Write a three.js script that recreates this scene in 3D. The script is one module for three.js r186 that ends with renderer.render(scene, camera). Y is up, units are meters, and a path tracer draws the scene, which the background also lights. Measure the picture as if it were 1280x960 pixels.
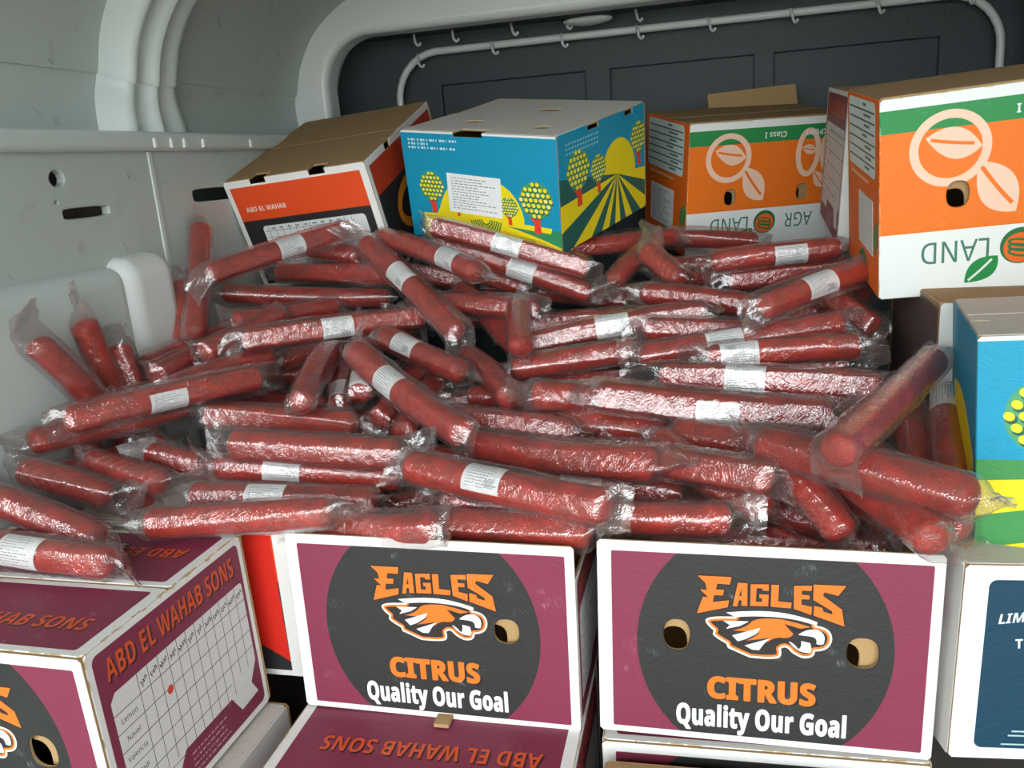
import * as THREE from 'three';
import { RoundedBoxGeometry } from 'three/addons/geometries/RoundedBoxGeometry.js';
import { mergeGeometries } from 'three/addons/utils/BufferGeometryUtils.js';
import { ImprovedNoise } from 'three/addons/math/ImprovedNoise.js';

// ------------------------------------------------------------------ camera, sky, exposure
const scene = new THREE.Scene();
const camera = new THREE.PerspectiveCamera(49.55, 1280 / 960, 0.05, 200);
camera.position.set(0, 1.01, 0);
camera.rotation.set(-0.262, THREE.MathUtils.degToRad(14), -0.075, 'YXZ');

const renderer = new THREE.WebGLRenderer({ antialias: true });
renderer.toneMapping = THREE.LinearToneMapping;
renderer.toneMappingExposure = 0.74;
renderer.shadowMap.enabled = true;

const noise = new ImprovedNoise();
function fbm(x, y, z, oct = 4) { let a = 1, s = 0, n = 0; for (let i = 0; i < oct; i++) { s += a * noise.noise(x, y, z); n += a; a *= 0.5; x *= 2.03; y *= 2.03; z *= 2.03; } return s / n; }
function rng(seed) { let a = seed >>> 0; return () => { a = (a + 0x6d2b79f5) >>> 0; let t = a; t = Math.imul(t ^ (t >>> 15), t | 1); t ^= t + Math.imul(t ^ (t >>> 7), t | 61); return ((t ^ (t >>> 14)) >>> 0) / 4294967296; }; }
const clamp = (x, a, b) => Math.min(b, Math.max(a, x));
const smooth = (a, b, x) => { const t = clamp((x - a) / (b - a), 0, 1); return t * t * (3 - 2 * t); };
const rad = THREE.MathUtils.degToRad;

{ // an evenly overcast sky, three times brighter at the zenith than at the horizon
  const w = 256, h = 128, data = new Float32Array(w * h * 4), sky = 17;
  for (let j = 0; j < h; j++) for (let i = 0; i < w; i++) {
    const el = ((j + 0.5) / h - 0.5) * Math.PI, az = (i / w) * 2 * Math.PI;
    const s = Math.max(0, Math.sin(el));
    const cloud = 1 + 0.16 * fbm(2.2 * Math.cos(az) * Math.cos(el) + 7, 5 * Math.sin(el), 2.2 * Math.sin(az) * Math.cos(el), 4);
    const l = sky * (1 + 2 * s) / 3 * cloud, k = (j * w + i) * 4;
    data[k] = l * 0.95; data[k + 1] = l * 1.0; data[k + 2] = l * 1.01; data[k + 3] = 1;
  }
  const t = new THREE.DataTexture(data, w, h, THREE.RGBAFormat, THREE.FloatType);
  t.mapping = THREE.EquirectangularReflectionMapping; t.magFilter = THREE.LinearFilter; t.minFilter = THREE.LinearFilter; t.wrapS = THREE.RepeatWrapping; t.needsUpdate = true;
  scene.background = t; scene.environment = t;
}

// ------------------------------------------------------------------ naming
const taken = new Map();
function numbered(name) { const n = taken.get(name) ?? 0; taken.set(name, n + 1); return n ? `${name}_${String(n).padStart(3, '0')}` : name; }
function shadows(o) { o.traverse((c) => { if (c.isMesh) { c.castShadow = true; c.receiveShadow = true; } }); return o; }
function thing(name, label, category, group) {
  const o = new THREE.Group(); o.name = numbered(name); o.userData = { label, category }; if (group) o.userData.group = group;
  scene.add(o); return o;
}
function part(parent, name, geometry, material, label) { const m = new THREE.Mesh(geometry, material); m.name = name; m.castShadow = m.receiveShadow = true; if (label) m.userData.label = label; parent.add(m); return m; }
function struct(name, geometry, material) { const m = new THREE.Mesh(geometry, material); m.name = numbered(name); m.userData.kind = 'structure'; m.castShadow = m.receiveShadow = true; scene.add(m); return m; }

// ------------------------------------------------------------------ textures
function canvas(w, h, draw) { const c = document.createElement('canvas'); c.width = w; c.height = h; draw(c.getContext('2d'), w, h); return c; }
function colorTex(c, repeat) { const t = new THREE.CanvasTexture(c); t.colorSpace = THREE.SRGBColorSpace; t.magFilter = THREE.LinearFilter; t.anisotropy = 8; if (repeat) { t.wrapS = t.wrapT = THREE.RepeatWrapping; t.repeat.set(...repeat); } return t; }
function dataTex(w, h, f, srgb) {
  const d = new Uint8Array(w * h * 4);
  for (let j = 0; j < h; j++) for (let i = 0; i < w; i++) { const v = f(i / w, j / h); const k = (j * w + i) * 4; for (let c = 0; c < 3; c++) d[k + c] = clamp(Math.round((Array.isArray(v) ? v[c] : v) * 255), 0, 255); d[k + 3] = 255; }
  const t = new THREE.DataTexture(d, w, h); t.wrapS = t.wrapT = THREE.RepeatWrapping; t.magFilter = THREE.LinearFilter; t.minFilter = THREE.LinearFilter; if (srgb) t.colorSpace = THREE.SRGBColorSpace; t.needsUpdate = true; return t;
}
// periodic noise on the unit square
function pn(u, v, f, seed) { const a = u * 2 * Math.PI, b = v * 2 * Math.PI, R = f / (2 * Math.PI); return noise.noise(Math.cos(a) * R + seed, Math.sin(a) * R + Math.cos(b) * R * 1.0 + seed * 1.7, Math.sin(b) * R + 3.1 * seed); }

// scuffs: pale rubbed smears made of many short strokes
function scuffs(g, w, h, seed, n, alpha, color = '225,228,225') {
  const r = rng(seed);
  for (let i = 0; i < n; i++) {
    const cx = r() * w, cy = r() * h, L = (0.01 + 0.05 * r()) * w, a = 0.8 + r() * 0.9, m = 12 + r() * 30;
    for (let k = 0; k < m; k++) {
      const x = cx + (r() + r() - 1) * L, y = cy + (r() + r() - 1) * L * 0.7;
      g.strokeStyle = `rgba(${color},${(alpha * r()).toFixed(3)})`; g.lineWidth = 0.6 + 2.4 * r();
      g.beginPath(); g.moveTo(x, y); const l = 4 + r() * 16; g.lineTo(x + Math.cos(a) * l, y + Math.sin(a) * l); g.stroke();
    }
  }
}
function fibres(g, w, h, seed, n, dark, light) {
  const r = rng(seed);
  for (let i = 0; i < n; i++) { const x = r() * w, y = r() * h, a = (r() - 0.5) * 0.5, l = 4 + 26 * r(); g.strokeStyle = r() < 0.5 ? dark : light; g.lineWidth = 0.5 + r(); g.beginPath(); g.moveTo(x, y); g.lineTo(x + Math.cos(a) * l, y + Math.sin(a) * l); g.stroke(); }
}
function poly(g, p, close = true) { g.beginPath(); for (let i = 0; i < p.length; i++) g[i ? 'lineTo' : 'moveTo'](p[i][0], p[i][1]); if (close) g.closePath(); }
function text(g, s, x, y, font, color, sx = 1, rot = 0, align = 'center') { g.save(); g.translate(x, y); g.rotate(rot); g.scale(sx, 1); g.font = font; g.textAlign = align; g.textBaseline = 'middle'; g.fillStyle = color; g.fillText(s, 0, 0); g.restore(); }
const WHITE = '#e2e4e1', PURPLE = '#7e3049', INK = '#2c2e2d', ORANGE = '#ee7424';

// the eagle print, drawn once and used by every carton that carries it
function eagleFace(g, w, h, seed) {
  g.fillStyle = WHITE; g.fillRect(0, 0, w, h);
  const m = 0.034 * w, mb = 0.05 * h;
  g.save(); g.beginPath(); g.roundRect(m * 1.3, mb, w - 2.2 * m, h - mb * 1.7, 6); g.clip();
  g.fillStyle = PURPLE; g.fillRect(0, 0, w, h);
  g.fillStyle = INK; g.beginPath(); g.ellipse(0.5 * w, 0.5 * h, 0.378 * w, 0.61 * h, 0, 0, 7); g.fill();
  g.restore();
  g.save(); // the emblem is laid out on a 1040 x 960 sheet
  g.transform(w * 0.000585, -w * 0.0000215, w * 0.0000000, w * 0.000593, w * 0.236, w * 0.052);
  const E = (p, f) => { poly(g, p); g.fillStyle = f; g.fill(); };
  const letters = [
    [[120, 92], [292, 97], [285, 140], [222, 136], [214, 168], [256, 170], [250, 202], [206, 202], [200, 240], [282, 228], [276, 268], [118, 308], [148, 212], [176, 214], [132, 170], [168, 172], [160, 132]],
    [[300, 262], [324, 128], [372, 130], [374, 258], [344, 256], [344, 226], [330, 226], [325, 260]],
    [[388, 135], [478, 133], [478, 170], [446, 168], [446, 156], [418, 156], [416, 232], [446, 232], [446, 212], [432, 210], [432, 190], [478, 190], [478, 256], [388, 256]],
    [[490, 135], [528, 135], [526, 226], [592, 232], [590, 264], [490, 258]],
    [[600, 138], [688, 135], [686, 165], [640, 163], [640, 185], [678, 188], [678, 212], [640, 210], [640, 240], [692, 252], [690, 298], [604, 266]],
    [[695, 128], [852, 132], [815, 188], [748, 170], [742, 188], [836, 262], [852, 356], [700, 300], [702, 245], [742, 256], [748, 276], [792, 290], [788, 272], [696, 214]],
  ];
  for (const p of letters) { poly(g, p); g.lineJoin = 'round'; g.strokeStyle = '#1d1c1c'; g.lineWidth = 12; g.stroke(); }
  for (const p of letters) E(p, ORANGE);
  E([[331, 202], [344, 202], [343, 160]], INK);
  const head = () => {
    g.beginPath(); g.moveTo(163, 345); g.quadraticCurveTo(170, 325, 240, 322); g.lineTo(312, 320); g.lineTo(268, 298); g.quadraticCurveTo(480, 270, 600, 300); g.quadraticCurveTo(680, 318, 722, 338); g.lineTo(716, 356);
    g.quadraticCurveTo(796, 366, 796, 432); g.quadraticCurveTo(790, 500, 716, 502); g.quadraticCurveTo(712, 552, 650, 542); g.quadraticCurveTo(600, 520, 590, 500); g.quadraticCurveTo(566, 474, 546, 496); g.quadraticCurveTo(556, 530, 540, 546);
    g.quadraticCurveTo(516, 562, 392, 553); g.lineTo(280, 502); g.lineTo(272, 478); g.quadraticCurveTo(206, 440, 202, 424); g.lineTo(206, 402); g.quadraticCurveTo(166, 372, 163, 345); g.closePath();
  };
  g.save(); head(); g.clip(); g.fillStyle = '#2a2827'; head(); g.fill();
  head(); g.strokeStyle = ORANGE; g.lineWidth = 46; g.stroke(); head(); g.strokeStyle = '#f3f1ec'; g.lineWidth = 22; g.stroke();
  g.fillStyle = '#f3f1ec'; g.beginPath(); g.moveTo(268, 296); g.quadraticCurveTo(480, 268, 600, 300); g.lineTo(722, 338); g.lineTo(716, 356); g.quadraticCurveTo(560, 296, 312, 322); g.fill(); g.restore();
  g.fillStyle = ORANGE; g.beginPath(); g.moveTo(300, 398); g.quadraticCurveTo(370, 385, 398, 345); g.quadraticCurveTo(430, 318, 540, 326); g.quadraticCurveTo(610, 340, 690, 366); g.lineTo(640, 376); g.lineTo(560, 352); g.lineTo(606, 408); g.quadraticCurveTo(590, 440, 540, 430); g.quadraticCurveTo(500, 436, 478, 462); g.lineTo(486, 436); g.lineTo(372, 456); g.quadraticCurveTo(420, 432, 438, 408); g.closePath(); g.fill();
  E([[254, 345], [384, 345], [340, 372], [268, 392], [288, 370]], '#f3f1ec');
  E([[300, 428], [442, 380], [424, 414], [372, 446], [330, 462]], '#f3f1ec');
  E([[365, 484], [492, 438], [462, 470], [438, 508], [402, 506]], '#f3f1ec');
  g.fillStyle = '#f3f1ec'; g.beginPath(); g.moveTo(630, 412); g.quadraticCurveTo(668, 374, 722, 380); g.quadraticCurveTo(772, 400, 756, 458); g.quadraticCurveTo(740, 470, 720, 458); g.quadraticCurveTo(728, 424, 690, 418); g.closePath(); g.fill();
  g.fillStyle = '#f3f1ec'; g.beginPath(); g.moveTo(584, 450); g.quadraticCurveTo(610, 458, 632, 492); g.quadraticCurveTo(650, 490, 646, 446); g.lineTo(690, 456); g.quadraticCurveTo(704, 500, 690, 512); g.quadraticCurveTo(630, 520, 584, 450); g.fill();
  E([[572, 366], [650, 384], [628, 396], [590, 388]], '#1d1c1c');
  g.restore();
  text(g, 'CITRUS', 0.505 * w, 0.728 * h, `bold ${0.105 * w}px sans-serif`, '#1d1c1c', 0.93);
  g.save(); g.translate(0.5 * w, 0.72 * h); g.scale(0.93, 1); g.font = `bold ${0.102 * w}px sans-serif`; g.textAlign = 'center'; g.textBaseline = 'middle'; g.lineJoin = 'round'; g.lineWidth = 7; g.strokeStyle = ORANGE; g.strokeText('CITRUS', 0, 0); g.fillStyle = ORANGE; g.fillText('CITRUS', 0, 0); g.restore();
  g.save(); g.translate(0.5 * w, 0.872 * h); g.scale(0.64, 1); g.font = `bold ${0.1 * w}px sans-serif`; g.textAlign = 'center'; g.textBaseline = 'middle'; g.lineJoin = 'round'; g.lineWidth = 5; g.strokeStyle = '#eceeec'; g.strokeText('Quality Our Goal', 0, 0); g.fillStyle = '#eceeec'; g.fillText('Quality Our Goal', 0, 0); g.restore();
  scuffs(g, w, h, seed, 26, 0.16);
}
function wornEdge(g, w, h, seed, color = '176,146,104') {
  const r = rng(seed);
  for (let i = 0; i < 60; i++) { const e = Math.floor(r() * 4), t = r(); const x = e < 2 ? t * w : e === 2 ? 1 : w - 1, y = e < 2 ? (e ? h - 1 : 1) : t * h; g.fillStyle = `rgba(${color},${(0.25 + 0.6 * r()).toFixed(2)})`; g.beginPath(); g.ellipse(x, y, (e < 2 ? 4 + 22 * r() : 2 + 3 * r()), (e < 2 ? 2 + 3 * r() : 4 + 22 * r()), 0, 0, 7); g.fill(); }
}
function reliefText(g, s, x, y, size, sx, rot = 0) {
  text(g, s, x + size * 0.07, y + size * 0.07, `bold ${size}px sans-serif`, '#2c1a18', sx, rot);
  text(g, s, x, y, `bold ${size}px sans-serif`, '#d4552a', sx, rot);
}
function tableSide(g, w, h, seed) {
  g.fillStyle = WHITE; g.fillRect(0, 0, w, h);
  g.fillStyle = PURPLE; g.beginPath(); g.roundRect(0.03 * w, 0.03 * h, 0.94 * w, 0.93 * h, 30); g.fill();
  reliefText(g, 'ABD EL WAHAB SONS', 0.5 * w, 0.13 * h, 0.115 * w, 0.72);
  const x0 = 0.07 * w, x1 = 0.95 * w, y0 = 0.24 * h, y1 = 0.80 * h;
  g.fillStyle = '#d8dad9'; poly(g, [[x0 + 30, y0], [x1 - 12, y0], [x1, y0 + 12], [x1, y1 - 0.1 * h], [x1 - 0.06 * w, y1], [x1 - 0.02 * w, y1 + 0.08 * h], [x1 - 0.16 * w, y1 + 0.09 * h], [x1 - 0.22 * w, y1 - 0.02 * h], [x0 + 0.32 * w, y1 - 0.02 * h], [x0 + 0.27 * w, y1 + 0.05 * h], [x0, y1 + 0.05 * h], [x0, y0 + 30]]); g.fill();
  const months = ['Jan', 'Feb', 'Mar', 'Apr', 'May', 'Jun', 'Jul', 'Aug', 'Sep', 'Oct', 'Nov', 'Dec'], rows = ['Lemon', 'Navel', 'Valencia', 'Baladi', 'Mandarin'];
  const c0 = x0 + 0.15 * w, dx = (x1 - c0) / 12, r0 = y0 + 0.1 * h, dy = (y1 - r0) / 5;
  g.strokeStyle = '#3f3f42'; g.lineWidth = 3;
  for (let i = 0; i <= 5; i++) { g.beginPath(); g.moveTo(x0, r0 + i * dy); g.lineTo(i > 3 ? x1 - 0.2 * w : x1, r0 + i * dy); g.stroke(); }
  for (let i = 0; i < 12; i++) { g.beginPath(); g.moveTo(c0 + i * dx, y0); g.lineTo(c0 + i * dx, i > 9 ? y1 - 0.1 * h : y1 - 0.02 * h); g.stroke(); text(g, months[i], c0 + (i + 0.5) * dx, y0 + 0.05 * h, `bold ${0.03 * w}px sans-serif`, '#3a3a3c', 0.9, -0.5); }
  rows.forEach((s, i) => text(g, s, x0 + 0.075 * w, r0 + (i + 0.5) * dy, `${0.03 * w}px sans-serif`, '#2f2f31'));
  g.fillStyle = '#c8452c'; g.beginPath(); g.arc(c0 + 2.6 * dx, r0 + 1.1 * dy, 0.018 * w, 0, 7); g.fill();
  const r = rng(seed + 9); g.fillStyle = 'rgba(215,200,205,.75)';
  for (let i = 0; i < 4; i++) { let x = 0.42 * w; while (x < 0.62 * w + r() * 0.1 * w) { const l = 8 + r() * 26; g.fillRect(x, (0.83 + 0.032 * i) * h, l, 7); x += l + 8; } }
  scuffs(g, w, h, seed, 30, 0.12); wornEdge(g, w, h, seed);
}
function flapTop(g, w, h, seed, flip, at) {
  g.fillStyle = WHITE; g.fillRect(0, 0, w, h);
  g.fillStyle = PURPLE; g.beginPath(); g.roundRect(0.04 * w, 0.07 * h, 0.92 * w, 0.86 * h, 14); g.fill();
  reliefText(g, 'ABD EL WAHAB SONS', 0.52 * w, (at ?? (flip ? 0.42 : 0.60)) * h, 0.092 * w, 0.82, flip ? Math.PI : 0);
  scuffs(g, w, h, seed, 34, 0.14); wornEdge(g, w, h, seed);
}
function tree(g, x, y, s, seed) {
  const r = rng(seed);
  g.fillStyle = '#e2402c'; poly(g, [[x - 0.1 * s, y], [x + 0.12 * s, y], [x + 0.1 * s, y - 0.35 * s], [x + 0.26 * s, y - 0.5 * s], [x + 0.05 * s, y - 0.46 * s], [x - 0.08 * s, y - 0.56 * s], [x - 0.06 * s, y - 0.4 * s], [x - 0.24 * s, y - 0.42 * s], [x - 0.09 * s, y - 0.28 * s]]); g.fill();
  g.fillStyle = '#4f9a6a'; g.beginPath(); g.ellipse(x, y - 0.86 * s, 0.5 * s, 0.47 * s, 0, 0, 7); g.fill();
  for (let j = -3; j <= 3; j++) for (let i = -3; i <= 3; i++) {
    const px = x + (i + (j & 1) * 0.5) * 0.15 * s, py = y - 0.86 * s + j * 0.135 * s; if (Math.hypot((px - x) / 0.46, (py - y + 0.86 * s) / 0.44) > s) continue;
    g.fillStyle = '#1f5c50'; g.beginPath(); g.ellipse(px + 0.02 * s, py + 0.03 * s, 0.066 * s, 0.058 * s, 0.4, 0, 7); g.fill();
    g.fillStyle = r() < 0.75 ? '#f3e12a' : '#f7ee84'; g.beginPath(); g.ellipse(px, py, 0.06 * s, 0.05 * s, 0.6, 0, 7); g.fill();
  }
}
const BLUE = '#0c93b8', YELLOW = '#f2dc18', GREEN = '#2f8a5a';
function orchardFront(g, w, h) {
  g.fillStyle = BLUE; g.fillRect(0, 0, w, h);
  g.fillStyle = '#e9ecea'; g.fillRect(0, 0, w, 0.018 * h);
  g.fillStyle = '#cfe8ee'; for (const [y, l] of [[0.07, 0.34], [0.105, 0.15], [0.14, 0.31]]) { for (let x = 0; x < l; x += 0.022) g.fillRect((0.05 + x) * w, y * h, (0.012 + 0.006 * Math.sin(x * 90)) * w, 0.02 * h); }
  g.fillStyle = YELLOW; g.beginPath(); g.moveTo(0.22 * w, 0.7 * h); g.quadraticCurveTo(0.30 * w, 0.36 * h, 0.52 * w, 0.38 * h); g.quadraticCurveTo(0.74 * w, 0.4 * h, 0.78 * w, 0.72 * h); g.lineTo(0.78 * w, h); g.lineTo(0.1 * w, h); g.fill();
  g.fillStyle = GREEN; g.beginPath(); g.moveTo(0.55 * w, 0.80 * h); g.lineTo(w, 0.80 * h); g.lineTo(w, 0.96 * h); g.fill();
  g.fillStyle = YELLOW; g.beginPath(); g.moveTo(0.1 * w, 0.76 * h); g.quadraticCurveTo(0.4 * w, 0.74 * h, 0.62 * w, 0.79 * h); g.quadraticCurveTo(0.85 * w, 0.86 * h, w, 0.95 * h); g.lineTo(w, h); g.lineTo(0.1 * w, h); g.fill();
  poly(g, [[0.66 * w, 0.76 * h], [0.95 * w, 0.78 * h], [0.94 * w, 0.83 * h], [0.62 * w, 0.8 * h]]); g.fill();
  g.strokeStyle = '#3c7d46'; g.lineWidth = 0.008 * w; for (let i = 0; i < 6; i++) { g.beginPath(); g.arc(0.53 * w, 0.76 * h, (0.03 + 0.014 * i) * w, 0.1, 3.0); g.stroke(); }
  tree(g, 0.18 * w, 0.75 * h, 0.17 * w, 1); tree(g, 0.86 * w, 0.84 * h, 0.2 * w, 2); tree(g, 0.35 * w, 0.76 * h, 0.085 * w, 3); tree(g, 0.69 * w, 0.79 * h, 0.11 * w, 4);
  scuffs(g, w, h, 71, 16, 0.1);
}
function orchardSide(g, w, h) {
  g.fillStyle = BLUE; g.fillRect(0, 0, w, h);
  g.fillStyle = '#9fd0dc'; for (const y of [0.09, 0.13, 0.17]) for (let x = 0.08; x < 0.42; x += 0.03) g.fillRect(x * w, y * h, 0.018 * w, 0.014 * h);
  g.fillStyle = GREEN; g.fillRect(0, 0.74 * h, w, 0.26 * h);
  g.fillStyle = YELLOW; g.beginPath(); g.ellipse(0.66 * w, 0.56 * h, 0.21 * w, 0.34 * h, 0, 0, 7); g.fill();
  const cx = 0.64 * w, cy = 0.54 * h;
  for (let i = 0; i < 14; i++) { const a = 0.1 + i * 0.23, R = 1.6 * w; g.fillStyle = i % 2 ? '#1f5f58' : YELLOW; poly(g, [[cx, cy], [cx + R * Math.cos(a), cy + R * Math.sin(a)], [cx + R * Math.cos(a + 0.23), cy + R * Math.sin(a + 0.23)]]); g.fill(); }
  tree(g, 0.2 * w, 0.66 * h, 0.24 * w, 5); tree(g, 0.42 * w, 0.63 * h, 0.17 * w, 6); tree(g, 0.92 * w, 0.55 * h, 0.2 * w, 7);
  scuffs(g, w, h, 72, 16, 0.1);
}
function orchardNear(g, w, h) {
  g.fillStyle = BLUE; g.fillRect(0, 0, w, h); g.fillStyle = '#eceeec'; g.fillRect(0, 0, w, 0.02 * h);
  g.fillStyle = '#3f8d4c'; g.fillRect(0, 0.56 * h, w, 0.44 * h);
  g.fillStyle = YELLOW; poly(g, [[0, 0.66 * h], [0.4 * w, 0.63 * h], [0.4 * w, 0.72 * h], [0, 0.83 * h]]); g.fill(); poly(g, [[0, 0.99 * h], [0.14 * w, 0.95 * h], [0.5 * w, 0.93 * h], [0.5 * w, h], [0, h]]); g.fill();
  g.fillStyle = '#1a7f96'; g.fillRect(0.14 * w, 0.87 * h, 0.3 * w, 0.1 * h); g.fillStyle = '#dfeef0'; for (let i = 0; i < 3; i++) g.fillRect(0.155 * w, (0.89 + 0.025 * i) * h, 0.25 * w, 0.01 * h);
  g.fillStyle = '#e4e9ea'; g.beginPath(); g.arc(0.2 * w, 0.8 * h, 0.035 * w, 0, 7); g.fill();
  tree(g, 0.2 * w, 0.7 * h, 0.26 * w, 8); tree(g, 0.72 * w, 0.72 * h, 0.26 * w, 9);
}
function orchardNearSide(g, w, h) {
  g.fillStyle = BLUE; g.fillRect(0, 0, w, h); g.fillStyle = YELLOW; g.beginPath(); g.moveTo(0.1 * w, 0.42 * h); g.quadraticCurveTo(0.5 * w, 0.3 * h, 0.92 * w, 0.6 * h); g.lineTo(0.96 * w, 0.95 * h); g.lineTo(0.3 * w, 0.9 * h); g.fill();
  g.fillStyle = '#3f8d4c'; g.fillRect(0, 0.9 * h, w, 0.1 * h);
}
function leaf(g, x, y, s, rot, fill, vein) { g.save(); g.translate(x, y); g.rotate(rot); g.fillStyle = fill; g.beginPath(); g.moveTo(-s, 0); g.quadraticCurveTo(-0.1 * s, -1.15 * s, s, -0.12 * s); g.quadraticCurveTo(0.35 * s, 1.1 * s, -s, 0); g.fill(); g.strokeStyle = vein; g.lineWidth = 0.12 * s; g.beginPath(); g.moveTo(-0.8 * s, 0.02 * s); g.quadraticCurveTo(0, -0.02 * s, 0.7 * s, -0.16 * s); g.stroke(); g.restore(); }
function agroFront(g, w, h, seed, big) {
  g.fillStyle = '#e9eeec'; g.fillRect(0, 0, w, h);
  g.fillStyle = '#2c8c4c'; g.fillRect(0, 0.055 * h, w, 0.115 * h); g.fillStyle = '#f0781e'; g.fillRect(0, 0.165 * h, w, 0.5 * h);
  const P = '#f4cdb4';
  const ring = (x, y, r, squash) => {
    g.strokeStyle = P; g.lineWidth = 0.032 * w; g.beginPath(); g.ellipse(x, y, r * squash, r, 0, 0, 7); g.stroke();
    leaf(g, x + 0.01 * w * squash, y - 0.02 * h, 0.1 * w * squash, 0.3, P, '#f0781e'); leaf(g, x + 0.16 * w * squash, y + r * 1.3, 0.12 * w * squash, 1.05, P, '#f0781e');
  };
  ring(0.245 * w, 0.265 * h, 0.125 * w, big ? 1 : 1); ring(0.745 * w, 0.265 * h, 0.125 * w, 0.5); ring(0.9 * w, 0.265 * h, 0.125 * w, 0.5);
  text(g, 'Class I', 0.53 * w, 0.115 * h, `bold ${0.045 * w}px sans-serif`, '#e9eeec', 1, Math.PI); text(g, 'EXPORT', 0.8 * w, 0.115 * h, `bold ${0.045 * w}px sans-serif`, '#e9eeec', 1, Math.PI);
  // the name is upside down because the carton stands on its head
  text(g, 'LAND', 0.275 * w, 0.775 * h, `${0.118 * w}px sans-serif`, '#3f7a68', 0.86, Math.PI); text(g, 'AGR', 0.72 * w, 0.775 * h, `${0.118 * w}px sans-serif`, '#3f7a68', 0.8, Math.PI);
  g.fillStyle = '#2c6e42'; g.beginPath(); g.arc(0.5 * w, 0.775 * h, 0.07 * w, 0, 7); g.fill(); g.fillStyle = '#ea6a1c'; g.beginPath(); g.arc(0.5 * w, 0.785 * h, 0.058 * w, 0, 7); g.fill();
  g.strokeStyle = '#2c6e42'; g.lineWidth = 0.008 * w; for (const k of [0, 1, 2]) { g.beginPath(); g.ellipse(0.5 * w, (0.76 + 0.025 * k) * h, 0.04 * w, 0.016 * h, 0.2, 0, 7); g.stroke(); }
  leaf(g, 0.37 * w, 0.885 * h, 0.075 * w, -0.65, '#1f8a45', '#dfe8e0');
  scuffs(g, w, h, seed, 22, 0.12); wornEdge(g, w, h, seed, '200,190,170');
}
function agroSide(g, w, h, seed) {
  g.fillStyle = '#ee6d18'; g.fillRect(0, 0, w, h);
  g.fillStyle = '#d9ece9'; g.beginPath(); g.roundRect(0.04 * w, 0.02 * h, 0.86 * w, 0.38 * h, 24); g.fill(); g.strokeStyle = '#3e5652'; g.lineWidth = 5; for (let i = 1; i < 7; i++) { g.beginPath(); g.moveTo(0.06 * w, (0.02 + 0.054 * i) * h); g.lineTo(0.88 * w, (0.02 + 0.054 * i) * h); g.stroke(); }
  g.fillStyle = '#5c716d'; const r = rng(seed); for (let i = 0; i < 7; i++) g.fillRect((0.5 + 0.1 * r()) * w, (0.037 + 0.054 * i) * h, (0.1 + 0.14 * r()) * w, 0.014 * h);
  g.fillStyle = '#f6b58c'; g.fillRect(0.1 * w, 0.43 * h, 0.6 * w, 0.02 * h);
  leaf(g, 0.93 * w, 0.7 * h, 0.11 * w, -1.2, '#2c8c4c', '#ee6d18'); leaf(g, 0.55 * w, 0.93 * h, 0.16 * w, 0.3, '#1f7a3c', '#ee6d18');
  scuffs(g, w, h, seed, 14, 0.1);
}
function sticker(g, w, h, seed) {
  g.fillStyle = '#edf0ef'; g.fillRect(0, 0, w, h); const r = rng(seed); g.fillStyle = '#8d9394';
  for (let y = 0.1; y < 0.92; y += 0.07) { let x = 0.08; const end = 0.5 + 0.42 * r(); while (x < end) { const l = 0.02 + 0.06 * r(); g.fillRect(x * w, y * h, l * w, 0.022 * h); x += l + 0.02; } }
}
function monthPanel(g, w, h, withText) {
  g.fillStyle = '#eceae6'; g.fillRect(0, 0, w, h); g.fillStyle = '#2b2a2c'; g.fillRect(0.035 * w, 0.06 * h, 0.92 * w, 0.9 * h);
  g.fillStyle = '#e8501f'; g.fillRect(0.035 * w, 0.06 * h, 0.92 * w, 0.3 * h);
  if (withText) {
    text(g, 'ABD EL WAHAB', 0.24 * w, 0.26 * h, `bold ${0.045 * w}px sans-serif`, '#f4d9cc', 0.9);
    g.fillStyle = '#dfe5e4'; g.beginPath(); g.roundRect(0.16 * w, 0.42 * h, 0.74 * w, 0.5 * h, 26); g.fill();
    g.strokeStyle = '#6a7472'; g.lineWidth = 3; for (let i = 0; i <= 7; i++) { g.beginPath(); g.moveTo(0.17 * w, (0.47 + 0.06 * i) * h); g.lineTo(0.82 * w, (0.47 + 0.06 * i) * h); g.stroke(); } for (let i = 0; i <= 12; i++) { g.beginPath(); g.moveTo((0.2 + 0.05 * i) * w, 0.43 * h); g.lineTo((0.2 + 0.05 * i) * w, 0.91 * h); g.stroke(); }
    g.fillStyle = '#d83a34'; g.beginPath(); g.arc(0.555 * w, 0.62 * h, 0.016 * w, 0, 7); g.fill();
    g.fillStyle = '#7e8786'; const r = rng(4); for (let i = 0; i < 9; i++) { g.fillRect((0.22 + 0.06 * i) * w, 0.443 * h, 0.026 * w, 0.012 * h); g.fillRect(0.72 * w, (0.5 + 0.04 * i) * h, 0.05 * w * (0.5 + r()), 0.012 * h); }
  } else { // a red field that curves into black beside a white border
    g.fillStyle = '#d92a1c'; g.beginPath(); g.moveTo(0.035 * w, 0.06 * h); g.lineTo(0.87 * w, 0.06 * h); g.quadraticCurveTo(0.87 * w, 0.6 * h, 0.875 * w, 0.9 * h); g.quadraticCurveTo(0.6 * w, 0.6 * h, 0.035 * w, 0.5 * h); g.fill();
    g.fillStyle = '#e9eae6'; g.fillRect(0.875 * w, 0, 0.125 * w, h);
  }
}
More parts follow.
